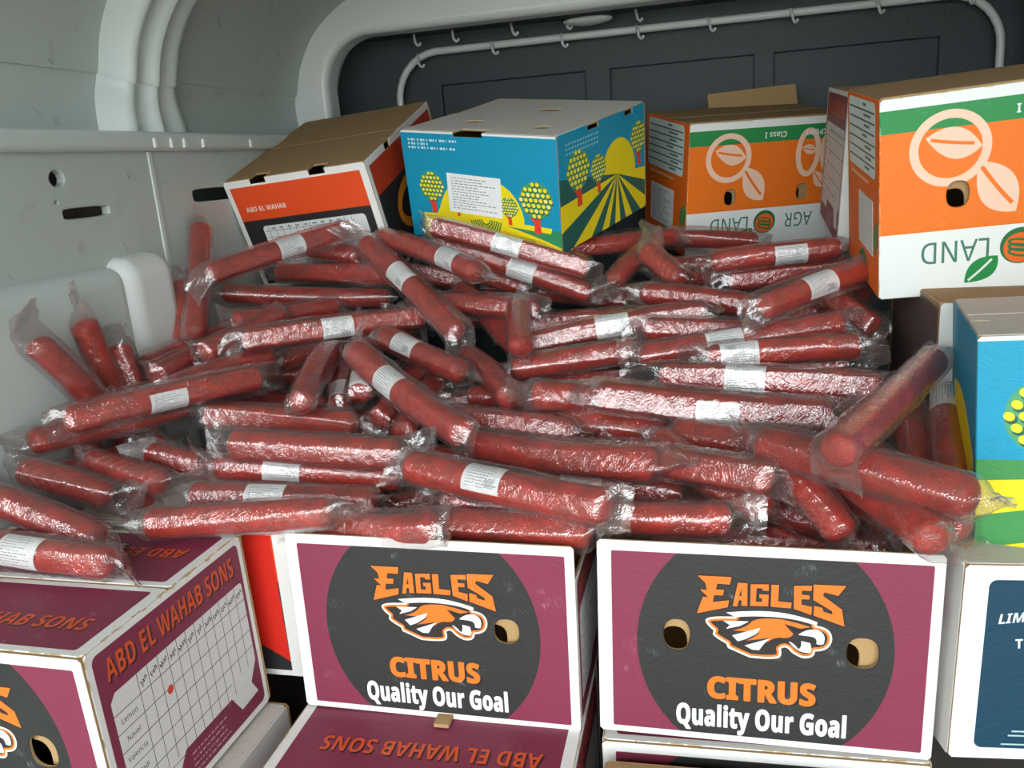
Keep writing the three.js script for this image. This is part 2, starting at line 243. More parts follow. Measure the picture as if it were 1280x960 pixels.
function ringSide(g, w, h) {
  g.fillStyle = '#eceae6'; g.fillRect(0, 0, w, h); g.fillStyle = '#262628'; g.fillRect(0.03 * w, 0.06 * h, 0.95 * w, 0.9 * h); g.fillStyle = '#c23e20'; g.fillRect(0.03 * w, 0.06 * h, 0.95 * w, 0.26 * h);
  g.strokeStyle = '#d98a1c'; g.lineWidth = 0.05 * w; g.beginPath(); g.ellipse(0.5 * w, 0.6 * h, 0.27 * w, 0.2 * h, 0, 0, 7); g.stroke();
}
function tealFront(g, w, h) {
  g.fillStyle = '#e8ebe5'; g.fillRect(0, 0, w, h); g.fillStyle = '#0e3b51'; g.beginPath(); g.roundRect(0.075 * w, 0.07 * h, 0.9 * w, 0.87 * h, 26); g.fill();
  text(g, 'LIMMONI', 0.215 * w, 0.25 * h, `italic bold ${0.046 * w}px sans-serif`, '#dfe6e6', 1, -0.12); text(g, '&', 0.235 * w, 0.325 * h, `bold ${0.05 * w}px sans-serif`, '#dfe6e6', 1, -0.1); text(g, 'TRUIT', 0.235 * w, 0.385 * h, `bold ${0.045 * w}px sans-serif`, '#dfe6e6', 1, -0.08);
  g.fillStyle = '#aac4c8'; for (const [x, y] of [[0.19, 0.845], [0.18, 0.868], [0.25, 0.89], [0.16, 0.915]]) g.fillRect(x * w, y * h, 0.5 * w, 0.008 * h);
}
function kraftPaint(g, w, h, seed) { g.fillStyle = '#9a7c56'; g.fillRect(0, 0, w, h); fibres(g, w, h, seed, 2600, 'rgba(90,66,40,.10)', 'rgba(205,180,140,.10)'); }
function chalkTop(g, w, h, seed) {
  g.fillStyle = '#c9c5bd'; g.fillRect(0, 0, w, h); const r = rng(seed);
  for (let i = 0; i < 120; i++) { const x = r() * w, y = r() * h; g.fillStyle = `rgba(${r() < 0.5 ? '120,96,74' : '150,140,128'},${(0.05 + 0.12 * r()).toFixed(2)})`; g.beginPath(); g.ellipse(x, y, 3 + 26 * r(), 2 + 8 * r(), r() * 3, 0, 7); g.fill(); }
  fibres(g, w, h, seed, 900, 'rgba(110,90,70,.14)', 'rgba(240,238,232,.2)');
}

const cardBump = dataTex(256, 256, (u, v) => 0.5 + 0.25 * pn(u, v, 60, 3) + 0.25 * pn(u, v, 16, 9));
cardBump.repeat.set(2, 2);
const printMat = (draw, w, h, o = {}) => new THREE.MeshPhysicalMaterial({ map: colorTex(canvas(w, h, draw)), roughness: o.rough ?? 0.5, bumpMap: cardBump, bumpScale: 0.0006, specularIntensity: 0.8 });
const kraft = printMat((g, w, h) => kraftPaint(g, w, h, 5), 512, 512, { rough: 0.85 });
const kraftTan = new THREE.MeshStandardMaterial({ color: '#a88a5e', roughness: 0.85 });
const paperWhite = new THREE.MeshStandardMaterial({ color: '#dcdeda', roughness: 0.6 });

// ------------------------------------------------------------------ the van
const paint = new THREE.MeshPhysicalMaterial({ color: '#c2cecb', roughness: 0.42, bumpMap: dataTex(256, 256, (u, v) => 0.5 + 0.4 * pn(u, v, 5, 2) + 0.1 * pn(u, v, 40, 6)), bumpScale: 0.004,
  map: colorTex(canvas(1024, 1024, (g, w, h) => { g.fillStyle = '#f4f4f2'; g.fillRect(0, 0, w, h); const r = rng(12); for (let i = 0; i < 46; i++) { const x = r() * w, y = r() * h, a = 0.6 + r() * 0.8, l = 6 + 26 * r(); g.strokeStyle = `rgba(70,74,74,${(0.1 + 0.35 * r()).toFixed(2)})`; g.lineWidth = 1 + 3 * r(); g.beginPath(); g.moveTo(x, y); g.lineTo(x + l * Math.cos(a), y + l * Math.sin(a)); g.stroke(); } for (let i = 0; i < 70; i++) { g.fillStyle = `rgba(130,128,122,${(0.05 + 0.08 * r()).toFixed(2)})`; g.beginPath(); g.ellipse(r() * w, r() * h, 4 + 20 * r(), 3 + 10 * r(), r() * 3, 0, 7); g.fill(); } }), [1, 1]) });
const paintPlain = new THREE.MeshPhysicalMaterial({ color: '#cbd6d3', roughness: 0.34 });
const paintWhite = new THREE.MeshPhysicalMaterial({ color: '#e2e8e6', roughness: 0.3 });
const liner = new THREE.MeshPhysicalMaterial({ color: '#3c484c', roughness: 0.55, bumpMap: cardBump, bumpScale: 0.0015 });
const floorMat = new THREE.MeshStandardMaterial({ color: '#56524c', roughness: 0.85, bumpMap: cardBump, bumpScale: 0.002 });
function box(x0, x1, y0, y1, z0, z1, r = 0.006) { const g = new RoundedBoxGeometry(x1 - x0, y1 - y0, z1 - z0, 3, Math.min(r, (x1 - x0) / 2.1, (y1 - y0) / 2.1, (z1 - z0) / 2.1)); g.translate((x0 + x1) / 2, (y0 + y1) / 2, (z0 + z1) / 2); return g; }
const ZR = -0.5, ZO = -0.42, ZB = -2.72, XL = -1.1, XR = 0.82, XC = -0.14;

{ // the van stands under a loading canopy: daylight comes in low, from its open side behind the photographer
  const concrete = new THREE.MeshStandardMaterial({ color: '#8d8a84', roughness: 0.9, bumpMap: cardBump, bumpScale: 0.01 });
  struct('canopy_roof', box(-4.2, 4.2, 2.7, 2.9, -5, 2.4, 0.02), concrete);
  struct('canopy_wall_left', box(-3.3, -3.1, -0.62, 2.7, -5, 3.0, 0.02), concrete); struct('canopy_wall_right', box(3.1, 3.3, -0.62, 2.7, -5, 3.0, 0.02), concrete); struct('canopy_wall_back', box(-4.2, 4.2, -0.62, 2.7, -5.2, -5, 0.02), concrete);
}
{ // road outside
  const asphalt = new THREE.MeshStandardMaterial({ color: '#77736c', roughness: 0.95, bumpMap: cardBump, bumpScale: 0.01 });
  const g = new THREE.CircleGeometry(60, 48); g.rotateX(-Math.PI / 2); g.translate(0, -0.62, 0); struct('ground', g, asphalt);
}
struct('floor', box(XL - 0.06, XR + 0.06, -0.06, 0, ZB, ZO + 0.1), floorMat);
{ // lower left wall: a pressed steel panel with the holes seen in the photograph
  const s = new THREE.Shape(); s.moveTo(-ZO, 0); s.lineTo(-ZB, 0); s.lineTo(-ZB, 1.1); s.lineTo(-ZO, 1.1); s.closePath();
  const hole = (pts) => { s.holes.push(new THREE.Path(pts.map((p) => new THREE.Vector2(...p)))); };
  const ell = (cx, cy, a, b, n = 16, pw = 2) => [...Array(n)].map((_, i) => { const t = -i / n * 2 * Math.PI, c = Math.cos(t), q = Math.sin(t); return [cx + a * Math.sign(c) * Math.abs(c) ** (2 / pw), cy + b * Math.sign(q) * Math.abs(q) ** (2 / pw)]; });
  hole(ell(1.268, 1.036, 0.021, 0.017, 12)); hole(ell(1.325, 0.975, 0.062, 0.0125, 24, 5)); hole(ell(1.755, 0.985, 0.1, 0.017, 24, 5)); hole(ell(1.256, 0.997, 0.007, 0.006, 8));
  const g = new THREE.ExtrudeGeometry(s, { depth: 0.012, bevelEnabled: true, bevelSize: 0.003, bevelThickness: 0.003, bevelSegments: 2 });
  g.rotateY(Math.PI / 2); g.translate(XL - 0.012, 0, 0);  // shape x becomes -z
  struct('wall_left', g, paint);
  // the hollow side of the body behind the panel, closed all round
  struct('wall_left_outer_skin', mergeGeometries([box(XL - 0.2, XL - 0.185, -0.05, 1.12, ZB, ZO), box(XL - 0.2, XL - 0.012, 1.1, 1.115, ZB, ZO), box(XL - 0.2, XL - 0.012, -0.06, 0, ZB, ZO), box(XL - 0.2, XL - 0.012, -0.05, 1.115, ZO - 0.012, ZO), box(XL - 0.2, XL - 0.012, -0.05, 1.115, ZB, ZB + 0.012)]), paintPlain);
}
{ const w = struct('trim_1', box(XL - 0.01, XL + 0.022, 1.08, 1.118, ZB + 0.3, ZO, 0.012), paintPlain);
  for (const z of [-1.53, -1.585, -1.63, -1.70, -1.90]) part(w, 'weld_tab', box(XL + 0.018, XL + 0.026, 1.085, 1.105, z - 0.006, z + 0.006, 0.003), paintWhite);
  part(w, 'panel_seam', box(XL, XL + 0.006, 0.7, 1.08, -1.538, -1.524, 0.003), paintPlain); }
{ // wheel arch and the rounded white cover at its far end
  struct('wall_left_wheel_arch', box(XL - 0.05, XL + 0.04, 0, 0.875, -1.36, ZO, 0.035), paintPlain);
  struct('wall_left_cover', box(XL - 0.05, XL + 0.05, 0.1, 0.888, -1.5, -1.335, 0.045), paintWhite);
}
// upper side wall and roof: one curved section run along the van
const half = [[1.02, 1.10], [1.027, 1.19], [1.022, 1.232], [1.016, 1.238], [0.99, 1.32], [0.93, 1.405], [0.82, 1.475], [0.64, 1.52], [0.4, 1.55], [0, 1.56]];
const section = [...half.map(([a, y]) => new THREE.Vector2(XC - a, y)), ...half.slice(0, -1).reverse().map(([a, y]) => new THREE.Vector2(XC + a, y))];
{
  const curve = new THREE.SplineCurve(section), pts = curve.getPoints(90), s = new THREE.Shape();
  pts.forEach((p, i) => s[i ? 'lineTo' : 'moveTo'](p.x, p.y)); for (let i = pts.length - 1; i >= 0; i--) { const p = pts[i], n = new THREE.Vector2(p.x - XC, (p.y - 0.9) * 1.2).normalize(); s.lineTo(p.x + n.x * 0.03, p.y + n.y * 0.03); } s.closePath();
  const g = new THREE.ExtrudeGeometry(s, { depth: ZR - ZB, bevelEnabled: false }); g.translate(0, 0, ZB); struct('ceiling', g, paint);
}
function rib(zc, width, side, depth) { // pressed roof bow with two ridges that follows the section
  const curve = new THREE.SplineCurve(section), nu = 60, nv = 28, pos = [], idx = [], uv = [];
  for (let i = 0; i <= nu; i++) {
    const t = side < 0 ? i / nu * 0.5 : 1 - i / nu * 0.5, p = curve.getPoint(t), n = new THREE.Vector2(XC - p.x, (0.9 - p.y) * 1.2).normalize();
    const flare = 1 + 0.25 * smooth(0.2, 0, i / nu);
    for (let j = 0; j <= nv; j++) {
      const v = j / nv * 2 - 1, e = Math.min(1, (1 - Math.abs(v)) * 7), hgt = depth * smooth(0, 1, e) * (0.7 + 0.3 * Math.exp(-(((v + 0.72) / 0.14) ** 2)) + 0.42 * Math.exp(-(((v + 0.12) / 0.15) ** 2)) + 0.2 * Math.exp(-(((v - 0.6) / 0.2) ** 2)));
      pos.push(p.x + n.x * (hgt - 0.004), p.y + n.y * (hgt - 0.004), zc - v * width / 2 * flare); uv.push(j / nv, i / nu);
    }
  }
  for (let i = 0; i < nu; i++) for (let j = 0; j < nv; j++) { const a = i * (nv + 1) + j, b = a + nv + 1; side < 0 ? idx.push(a, a + 1, b, b, a + 1, b + 1) : idx.push(a, b, a + 1, b, b + 1, a + 1); }
  const g = new THREE.BufferGeometry(); g.setAttribute('position', new THREE.Float32BufferAttribute(pos, 3)); g.setAttribute('uv', new THREE.Float32BufferAttribute(uv, 2)); g.setIndex(idx); g.computeVertexNormals(); return g;
}
struct('wall_left_rib', rib(-1.605, 0.205, -1, 0.07), paintPlain); struct('wall_right_rib', rib(-1.605, 0.205, 1, 0.07), paintPlain);
struct('wall_right', box(XR, XR + 0.05, -0.05, 1.12, ZB, ZO), paint);
struct('trim_2', box(XR - 0.02, XR + 0.01, 1.08, 1.118, ZB, ZO, 0.012), paintPlain);
function rounded(x0, x1, y0, y1, r) { const s = new THREE.Shape(); s.moveTo(x0, y0); s.lineTo(x1, y0); s.lineTo(x1, y1 - r); s.absarc(x1 - r, y1 - r, r, 0, Math.PI / 2); s.lineTo(x0 + r, y1); s.absarc(x0 + r, y1 - r, r, Math.PI / 2, Math.PI); s.closePath(); return s; }
{ // rear end: body aperture, lined tunnel, beaded opening, dark door panel with three recesses
  const outer = new THREE.Shape(); outer.moveTo(XC - 1.05, -0.05); outer.lineTo(XC + 1.05, -0.05); outer.lineTo(XC + 1.05, 1.62); outer.lineTo(XC - 1.05, 1.62); outer.closePath();
  outer.holes.push(new THREE.Path(rounded(-1.075, 0.795, 0.0, 1.39, 0.15).getPoints(24)));
  const f = new THREE.ExtrudeGeometry(outer, { depth: 0.05, bevelEnabled: true, bevelSize: 0.022, bevelThickness: 0.022, bevelSegments: 5, bevelOffset: -0.01 }); f.translate(0, 0, -2.41); struct('wall_back_frame', f, paintWhite);
  const tun = new THREE.Shape(); tun.moveTo(XC - 1.02, -0.05); tun.lineTo(XC + 1.02, -0.05); tun.lineTo(XC + 1.02, 1.62); tun.lineTo(XC - 1.02, 1.62); tun.closePath();
  tun.holes.push(new THREE.Path(rounded(-0.945, 0.76, 0.0, 1.352, 0.14).getPoints(24)));
  const t = new THREE.ExtrudeGeometry(tun, { depth: 0.02, bevelEnabled: false }); t.translate(0, 0, -2.63); struct('wall_back_lining', t, liner);
  const outline = rounded(-0.94, 0.755, 0.02, 1.347, 0.135).getPoints(24).map((p) => new THREE.Vector3(p.x, p.y, -2.602));
  const bead = struct('trim_3', new THREE.TubeGeometry(new THREE.CatmullRomCurve3(outline, true, 'catmullrom', 0.01), 220, 0.011, 10, true), paintWhite);
  const clip = (x, y, z) => { const c = new THREE.CatmullRomCurve3([[0, 0.02, 0], [0.004, 0.004, 0.012], [0.008, -0.012, 0.012], [0.016, -0.016, 0.006], [0.02, -0.008, 0.006]].map((p) => new THREE.Vector3(x + p[0], y + p[1], z + p[2]))); part(bead, 'clip', new THREE.TubeGeometry(c, 10, 0.004, 6), paintWhite); };
  for (const x of [-0.865, -0.63, -0.42, -0.2, 0.0, 0.22, 0.44, 0.66]) clip(x, x < -0.8 ? 1.32 : 1.335, -2.59);
  for (const x of [-0.86, -0.74, -0.56, -0.4, -0.2]) clip(x, 1.378, -2.56);
  const plate = rounded(-0.98, 0.8, -0.05, 1.40, 0.14);
  for (const [a, b] of [[-0.82, -0.36], [-0.29, 0.13], [0.18, 0.62]]) plate.holes.push(new THREE.Path([[a, 0.6], [a, 1.255], [b, 1.255], [b, 0.6]].map((p) => new THREE.Vector2(...p))));
  const pg = new THREE.ExtrudeGeometry(plate, { depth: 0.014, bevelEnabled: true, bevelSize: 0.003, bevelThickness: 0.003, bevelSegments: 2 }); pg.translate(0, 0, -2.668); const wb = struct('wall_back', pg, liner);
  part(wb, 'recess_plate', box(-1.1, 0.9, -0.05, 1.5, ZB, -2.672), liner);
  const lamp = thing('dome_lamp', 'small unlit oval lamp cover under the roof above the rear opening', 'lamp'); lamp.position.set(-0.33, 1.375, -2.52);
  const lg = new THREE.SphereGeometry(1, 24, 12); lg.scale(0.07, 0.014, 0.035); part(lamp, 'lens', lg, paintWhite); part(lamp, 'base', box(-0.075, 0.075, 0.006, 0.03, -0.04, 0.04, 0.01), liner);
  struct('ceiling_lining', box(-1.12, 0.84, 1.395, 1.41, -2.64, -2.39), liner);
}

// ------------------------------------------------------------------ cartons
function sheet(w, h, opt = {}) { // one cardboard panel in the XY plane, printed side towards +z, 5 mm thick behind it
  const s = new THREE.Shape(), c = 0.004; let top = opt.notchTop ?? [], bottom = opt.notchBottom ?? [];
  s.moveTo(-w / 2 + c, -h / 2); for (const [u, d, e] of bottom) { const a = (u - d / 2 - 0.5) * w, b = (u + d / 2 - 0.5) * w; s.lineTo(a, -h / 2); s.lineTo(a, -h / 2 + e); s.lineTo(b, -h / 2 + e); s.lineTo(b, -h / 2); } s.lineTo(w / 2 - c, -h / 2); s.lineTo(w / 2, -h / 2 + c); s.lineTo(w / 2, h / 2 - c); s.lineTo(w / 2 - c, h / 2);
  for (const [u, d, e] of [...top].reverse()) { const a = (u - d / 2 - 0.5) * w, b = (u + d / 2 - 0.5) * w; s.lineTo(b, h / 2); s.lineTo(b, h / 2 - e); s.lineTo(a, h / 2 - e); s.lineTo(a, h / 2); } s.lineTo(-w / 2 + c, h / 2); s.lineTo(-w / 2, h / 2 - c); s.lineTo(-w / 2, -h / 2 + c); s.closePath();
  for (const [u, v, a, b] of opt.holes ?? []) { const p = new THREE.Path(); for (let i = 0; i <= 28; i++) { const t = -i / 28 * 2 * Math.PI, x = Math.cos(t), y = Math.sin(t), X = (u - 0.5) * w + a * Math.sign(x) * Math.abs(x) ** 0.8, Y = (0.5 - v) * h + b * Math.sign(y) * Math.abs(y) ** 0.8; i ? p.lineTo(X, Y) : p.moveTo(X, Y); } s.holes.push(p); }
  const g = new THREE.ExtrudeGeometry(s, { depth: 0.003, bevelEnabled: true, bevelSize: 0.001, bevelOffset: -0.001, bevelThickness: 0.001, bevelSegments: 1 }); g.translate(0, 0, -0.004);
  const P = g.attributes.position, uv = new Float32Array(P.count * 2), front = [], back = [];
  for (let i = 0; i < P.count; i++) { uv[2 * i] = P.getX(i) / w + 0.5; uv[2 * i + 1] = P.getY(i) / h + 0.5; }
  for (let i = 0; i < P.count; i += 3) ((P.getZ(i) + P.getZ(i + 1) + P.getZ(i + 2)) / 3 > -0.0007 ? front : back).push(i, i + 1, i + 2);
  g.setAttribute('uv', new THREE.BufferAttribute(uv, 2)); g.clearGroups(); g.setIndex([...front, ...back]); g.addGroup(0, front.length, 0); g.addGroup(front.length, back.length, 1); g.computeVertexNormals(); return g;
}
// centre, turn in degrees (x, y, z; y first), size; faces: material per side; opt per side: holes and notches
function carton(name, label, [x, y, z], [ax, ay, az], [w, h, d], faces, opt = {}, group) {
  const o = thing(name, label, 'box', group), inner = opt.inner ?? kraftTan;
  o.rotation.set(rad(ax), rad(ay), rad(az), 'YXZ'); const base = new THREE.Vector3(0, -h / 2, 0).applyEuler(o.rotation); o.position.set(x + base.x, y + base.y, z + base.z);
  const low = opt.open ? 0.05 : 0; // an open carton's sides are crushed a little below its front
  const put = (n, side, gw, gh, rx, ryy, px, py, pz) => { const m = part(o, n, sheet(gw, gh, opt[side]), [faces[side] ?? faces.other ?? kraft, inner]); m.rotation.set(rx, ryy, 0, 'YXZ'); m.position.set(px, py + h / 2, pz); return m; };
  const f = put('front_panel', 'front', w, h, 0, 0, 0, 0, d / 2), r = put('side_panel', 'right', d - 0.01, h - low, 0, Math.PI / 2, w / 2, -low / 2, 0), l = put('side_panel', 'left', d - 0.01, h - low, 0, -Math.PI / 2, -w / 2, -low / 2, 0), b = put('back_panel', 'back', w, h - low, 0, Math.PI, 0, -low / 2, -d / 2);
  put('bottom_panel', 'bottom', w - 0.012, d - 0.012, Math.PI / 2, 0, 0, -h / 2 + 0.001, 0);
  for (const [n, host] of [['front', f], ['left', l], ['right', r]]) if (opt[n]?.holes) { const inr = part(host, 'inner_flap', sheet((n === 'front' ? w : d) - 0.03, h - 0.07, { holes: opt[n].holes.map(([u, v, a, b]) => [u - 0.03, v, a, b]) }), [kraftTan, kraftTan]); inr.position.set(0, -0.012, -0.009); }
  if (opt.open) return { o, f, r, l, b };
  const lift = opt.lift ?? 0.0, share = opt.backShare ?? 0.5, fd = (d - 0.01) * (1 - share) - 0.002, bd = (d - 0.01) * share - 0.002, seam = d / 2 - 0.005 - fd;
  const t1 = put('top_flap', 'topFront', w - 0.004, fd, -Math.PI / 2 + (opt.tiltFront ?? 0), 0, 0, h / 2 + 0.001 + lift, seam + fd / 2), t2 = put('top_flap', 'topBack', w - 0.004, bd, -Math.PI / 2 + (opt.tiltBack ?? 0), 0, 0, h / 2 + 0.001, seam - 0.004 - bd / 2);
  return { o, f, r, l, b, t1, t2 };
}
const eagleA = printMat((g, w, h) => eagleFace(g, w, h, 31), 1024, 692), eagleB = printMat((g, w, h) => eagleFace(g, w, h, 47), 1024, 692);
const tableMat = printMat((g, w, h) => tableSide(g, w, h, 21), 1024, 832), flapMat = printMat((g, w, h) => flapTop(g, w, h, 22, false), 1024, 420), flapFlip = printMat((g, w, h) => flapTop(g, w, h, 23, true), 1024, 420);
const chalk = printMat((g, w, h) => chalkTop(g, w, h, 8), 1024, 512, { rough: 0.75 });
const agroMat = printMat((g, w, h) => agroFront(g, w, h, 51, true), 1024, 788), agroSideMat = printMat((g, w, h) => agroSide(g, w, h, 52), 512, 540);
const HOLE = 0.019;

const eagleHoles = (list) => ({ front: { holes: list } });
carton('eagle_fruit_carton', 'maroon carton with a black eagle print and one hand hole', [-0.373, 0.403, -1.104], [-0.5, 0, -0.8], [0.4, 0.27, 0.33], { front: eagleA, right: tableMat, left: tableMat, back: eagleA, topFront: flapMat, topBack: flapFlip }, { open: true, front: { holes: [[0.765, 0.47, HOLE * 0.9, HOLE * 0.95]] } });
carton('eagle_fruit_carton', 'maroon carton with a black eagle print and two hand holes', [0.053, 0.405, -1.1], [-2.5, 1, -1.3], [0.4, 0.267, 0.33], { front: eagleB, right: tableMat, left: tableMat, back: eagleB, topFront: flapMat, topBack: flapFlip }, { open: true, front: { holes: [[0.245, 0.46, HOLE * 0.85, HOLE * 1.1], [0.79, 0.49, HOLE * 0.95, HOLE * 1.05]] } });
carton('eagle_fruit_carton', 'maroon carton seen corner on, month table on its side, two sausages on top', [-0.857, 0.389, -0.818], [0.4, -2.3, 0.7], [0.401, 0.27, 0.309], { front: eagleB, right: tableMat, left: tableMat, back: eagleA, topFront: flapMat, topBack: flapFlip }, { front: { holes: [[0.79, 0.47, HOLE, HOLE * 1.1]] } });
{ const b = carton('eagle_fruit_carton', 'maroon carton showing its flap with upside down lettering, below the one hole carton', [-0.375, 0.1345, -0.85], [0, 0.5, 0], [0.405, 0.268, 0.5], { front: eagleA, right: tableMat, left: tableMat, topFront: flapMat, topBack: printMat((g, w, h) => flapTop(g, w, h, 29, true, 0.62), 1024, 900) }, { backShare: 0.74 });
  const tab = part(b.o, 'cardboard_tab', new RoundedBoxGeometry(0.022, 0.006, 0.026, 2, 0.0015), kraftTan); tab.position.set(0.012, 0.274, -0.078); }
carton('eagle_fruit_carton', 'maroon carton showing only a strip of its eagle print under the two hand hole carton', [0.052, 0.1345, -1.09], [0, 1, 0], [0.4, 0.268, 0.33], { front: eagleB, right: tableMat, left: tableMat, topFront: flapMat, topBack: flapFlip }, {});
carton('eagle_fruit_carton', 'white edged carton mostly hidden underneath the carton with the month table', [-0.845, 0.125, -0.8], [0, -1, 0], [0.44, 0.25, 0.34], { front: eagleA, right: paperWhite, left: tableMat, topFront: chalk, topBack: chalk }, {});
{ const box = carton('brown_carton', 'plain brown carton with faint orange rings at the very bottom of the picture', [0.02, 0.1325, -0.775], [0, 1, 0], [0.31, 0.2649, 0.24], { topFront: printMat((g, w, h) => { kraftPaint(g, w, h, 15); g.strokeStyle = '#c98a3a'; g.lineWidth = 7; for (const [x, r] of [[0.26, 70], [0.33, 80], [0.2, 60]]) { g.beginPath(); g.ellipse(x * w, 0.3 * h, r, r * 0.8, 0, 0, 7); g.stroke(); } }, 1024, 512, { rough: 0.85 }) }, {}); }
carton('red_striped_carton', 'red and black carton with a white border, wedged between two maroon cartons', [-0.778, 0.398, -1.12], [0, 0, 0], [0.4, 0.25, 0.24], { front: printMat((g, w, h) => monthPanel(g, w, h, false), 512, 346), topFront: chalk, topBack: chalk, right: paperWhite }, {});
{ const b = carton('orchard_carton', 'blue carton printed with yellow fruit trees, white top and a paper sticker, behind the sausages', [-0.41, 0.987, -1.951], [10.2, -23.5, -6.5], [0.41, 0.24, 0.385], { front: printMat(orchardFront, 1024, 600), right: printMat(orchardSide, 768, 500), topFront: chalk, topBack: chalk, left: printMat(orchardSide, 384, 250) },
  { front: { notchTop: [[0.46, 0.19, 0.009]] }, topFront: { holes: [[0.3, 0.42, 0.02, 0.014], [0.8, 0.6, 0.02, 0.014]], notchBottom: [[0.46, 0.19, 0.03]] }, topBack: { holes: [[0.55, 0.6, 0.03, 0.014]] }, right: { notchTop: [[0.38, 0.12, 0.012], [0.8, 0.1, 0.012]] }, tiltBack: 0.03 });
  const s = part(b.f, 'paper_sticker', new THREE.BoxGeometry(0.145, 0.086, 0.0006), printMat((g, w, h) => sticker(g, w, h, 6), 512, 320, { rough: 0.5 })); s.position.set(-0.012, -0.012, 0.0008); s.rotation.z = -0.03; }
{ const side = agroSideMat; const b = carton('orange_fruit_carton', 'smaller looking orange and white carton standing upside down, next to the blue tree carton', [0.08, 0.924, -2.367], [9.1, 24, 0], [0.424, 0.325, 0.297], { front: agroMat, left: side, right: side, topFront: kraft, topBack: kraft }, { front: { holes: [[0.27, 0.56, 0.016, 0.02], [0.73, 0.56, 0.016, 0.02]] }, tiltFront: -0.03, tiltBack: 0.02 });
  const s = part(b.l, 'paper_sticker', new THREE.BoxGeometry(0.16, 0.1, 0.0006), printMat((g, w, h) => sticker(g, w, h, 16), 512, 320)); s.position.set(-0.02, -0.06, 0.0008);
  const fl = part(b.o, 'top_flap', sheet(0.25, 0.06), [kraftTan, kraftTan]); fl.position.set(0.085, 0.342, -0.13); fl.rotation.set(-0.35, -0.1, 0.03); }
{ const b = carton('orange_fruit_carton', 'large orange and white carton lying upside down on top of the right side', [0.456, 0.93, -1.573], [5.9, -0.3, 3], [0.4, 0.308, 0.327], { front: agroMat, left: agroSideMat, right: agroSideMat, topFront: kraft, topBack: kraft }, { front: { holes: [[0.277, 0.49, 0.016, 0.02], [0.73, 0.49, 0.016, 0.02]] }, tiltFront: -0.03, tiltBack: 0.04 });
  const s = part(b.l, 'paper_sticker', new THREE.BoxGeometry(0.14, 0.09, 0.0006), paperWhite); s.position.set(0.04, -0.05, 0.0008); }
carton('black_orange_carton', 'tilted black and orange carton with a brown top, by the grey wall', [-0.899, 0.962, -2.035], [18.5, -2.1, 3.9], [0.366, 0.274, 0.46], { front: printMat((g, w, h) => monthPanel(g, w, h, true), 1024, 760), right: printMat(ringSide, 768, 450), topFront: kraft, topBack: kraft, left: printMat(ringSide, 128, 80) },
  { front: { notchTop: [[0.25, 0.11, 0.012], [0.67, 0.11, 0.012]] }, topFront: { notchBottom: [[0.25, 0.11, 0.03], [0.67, 0.11, 0.03]] }, right: { notchTop: [[0.3, 0.07, 0.018]] } });
carton('eagle_fruit_carton', 'maroon carton with only its narrow table printed side showing, between the two orange cartons', [0.46, 0.946, -1.98], [4.7, -2.2, -2.4], [0.4, 0.302, 0.43], { front: paperWhite, left: tableMat, right: tableMat, topFront: kraft, topBack: kraft }, {});
carton('orchard_carton', 'blue carton with a scuffed pale top, below the large orange carton', [0.521, 0.652, -1.128], [-1.3, -9, 2.8], [0.4, 0.263, 0.28], { front: printMat(orchardNear, 1024, 674), left: printMat(orchardNearSide, 512, 480), right: printMat(orchardNearSide, 128, 120), topFront: chalk, topBack: chalk }, { topFront: { holes: [[0.03, 0.35, 0.009, 0.006], [0.24, 0.3, 0.016, 0.009]] } });
carton('teal_carton', 'white framed carton with a dark teal panel, beside the two hole carton', [0.43, 0.39, -1.101], [-4.2, 8.6, -2.9], [0.36, 0.243, 0.287], { front: printMat(tealFront, 1024, 690), left: paperWhite, right: paperWhite, topFront: chalk, topBack: chalk }, {});
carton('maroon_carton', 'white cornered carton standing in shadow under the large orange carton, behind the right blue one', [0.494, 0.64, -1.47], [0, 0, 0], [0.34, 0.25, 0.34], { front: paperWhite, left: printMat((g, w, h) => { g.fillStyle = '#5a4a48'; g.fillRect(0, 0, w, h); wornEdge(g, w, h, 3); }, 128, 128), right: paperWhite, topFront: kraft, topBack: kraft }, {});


// ------------------------------------------------------------------ wrapped sausages
const meatTex = dataTex(512, 512, (u, v) => {
  const a = pn(u, v, 60, 1), b = pn(u, v, 130, 5), c = pn(u, v, 9, 8), fat = smooth(0.32, 0.62, a * 0.6 + b * 0.75), dark = smooth(0.2, 0.6, -a * 0.6 - b * 0.6);
  const k = 1 + 0.22 * c; return [(0.68 + 0.16 * fat - 0.15 * dark) * k, (0.14 + 0.19 * fat - 0.06 * dark) * k, (0.055 + 0.08 * fat - 0.025 * dark) * k];
}, true); meatTex.repeat.set(1, 1);
const meatBump = dataTex(256, 256, (u, v) => 0.5 + 0.3 * pn(u, v, 60, 1) + 0.25 * pn(u, v, 110, 4));
const meats = ['#ffffff', '#f4e6de', '#ffeadc', '#ead6cf'].map((c) => new THREE.MeshPhysicalMaterial({ map: meatTex, color: c, roughness: 0.34, bumpMap: meatBump, bumpScale: 0.0012 }));
const filmBump = dataTex(512, 512, (u, v) => 0.5 + 0.35 * pn(u, v, 12, 2.5) + 0.25 * Math.abs(pn((u + 0.6 * v) % 1, v, 46, 7)) + 0.12 * pn(u, v, 90, 4));
const film = new THREE.MeshPhysicalMaterial({ color: '#f6f4f4', transmission: 0.97, thickness: 0, roughness: 0.07, ior: 2.2, bumpMap: filmBump, bumpScale: 0.0022, side: THREE.DoubleSide });
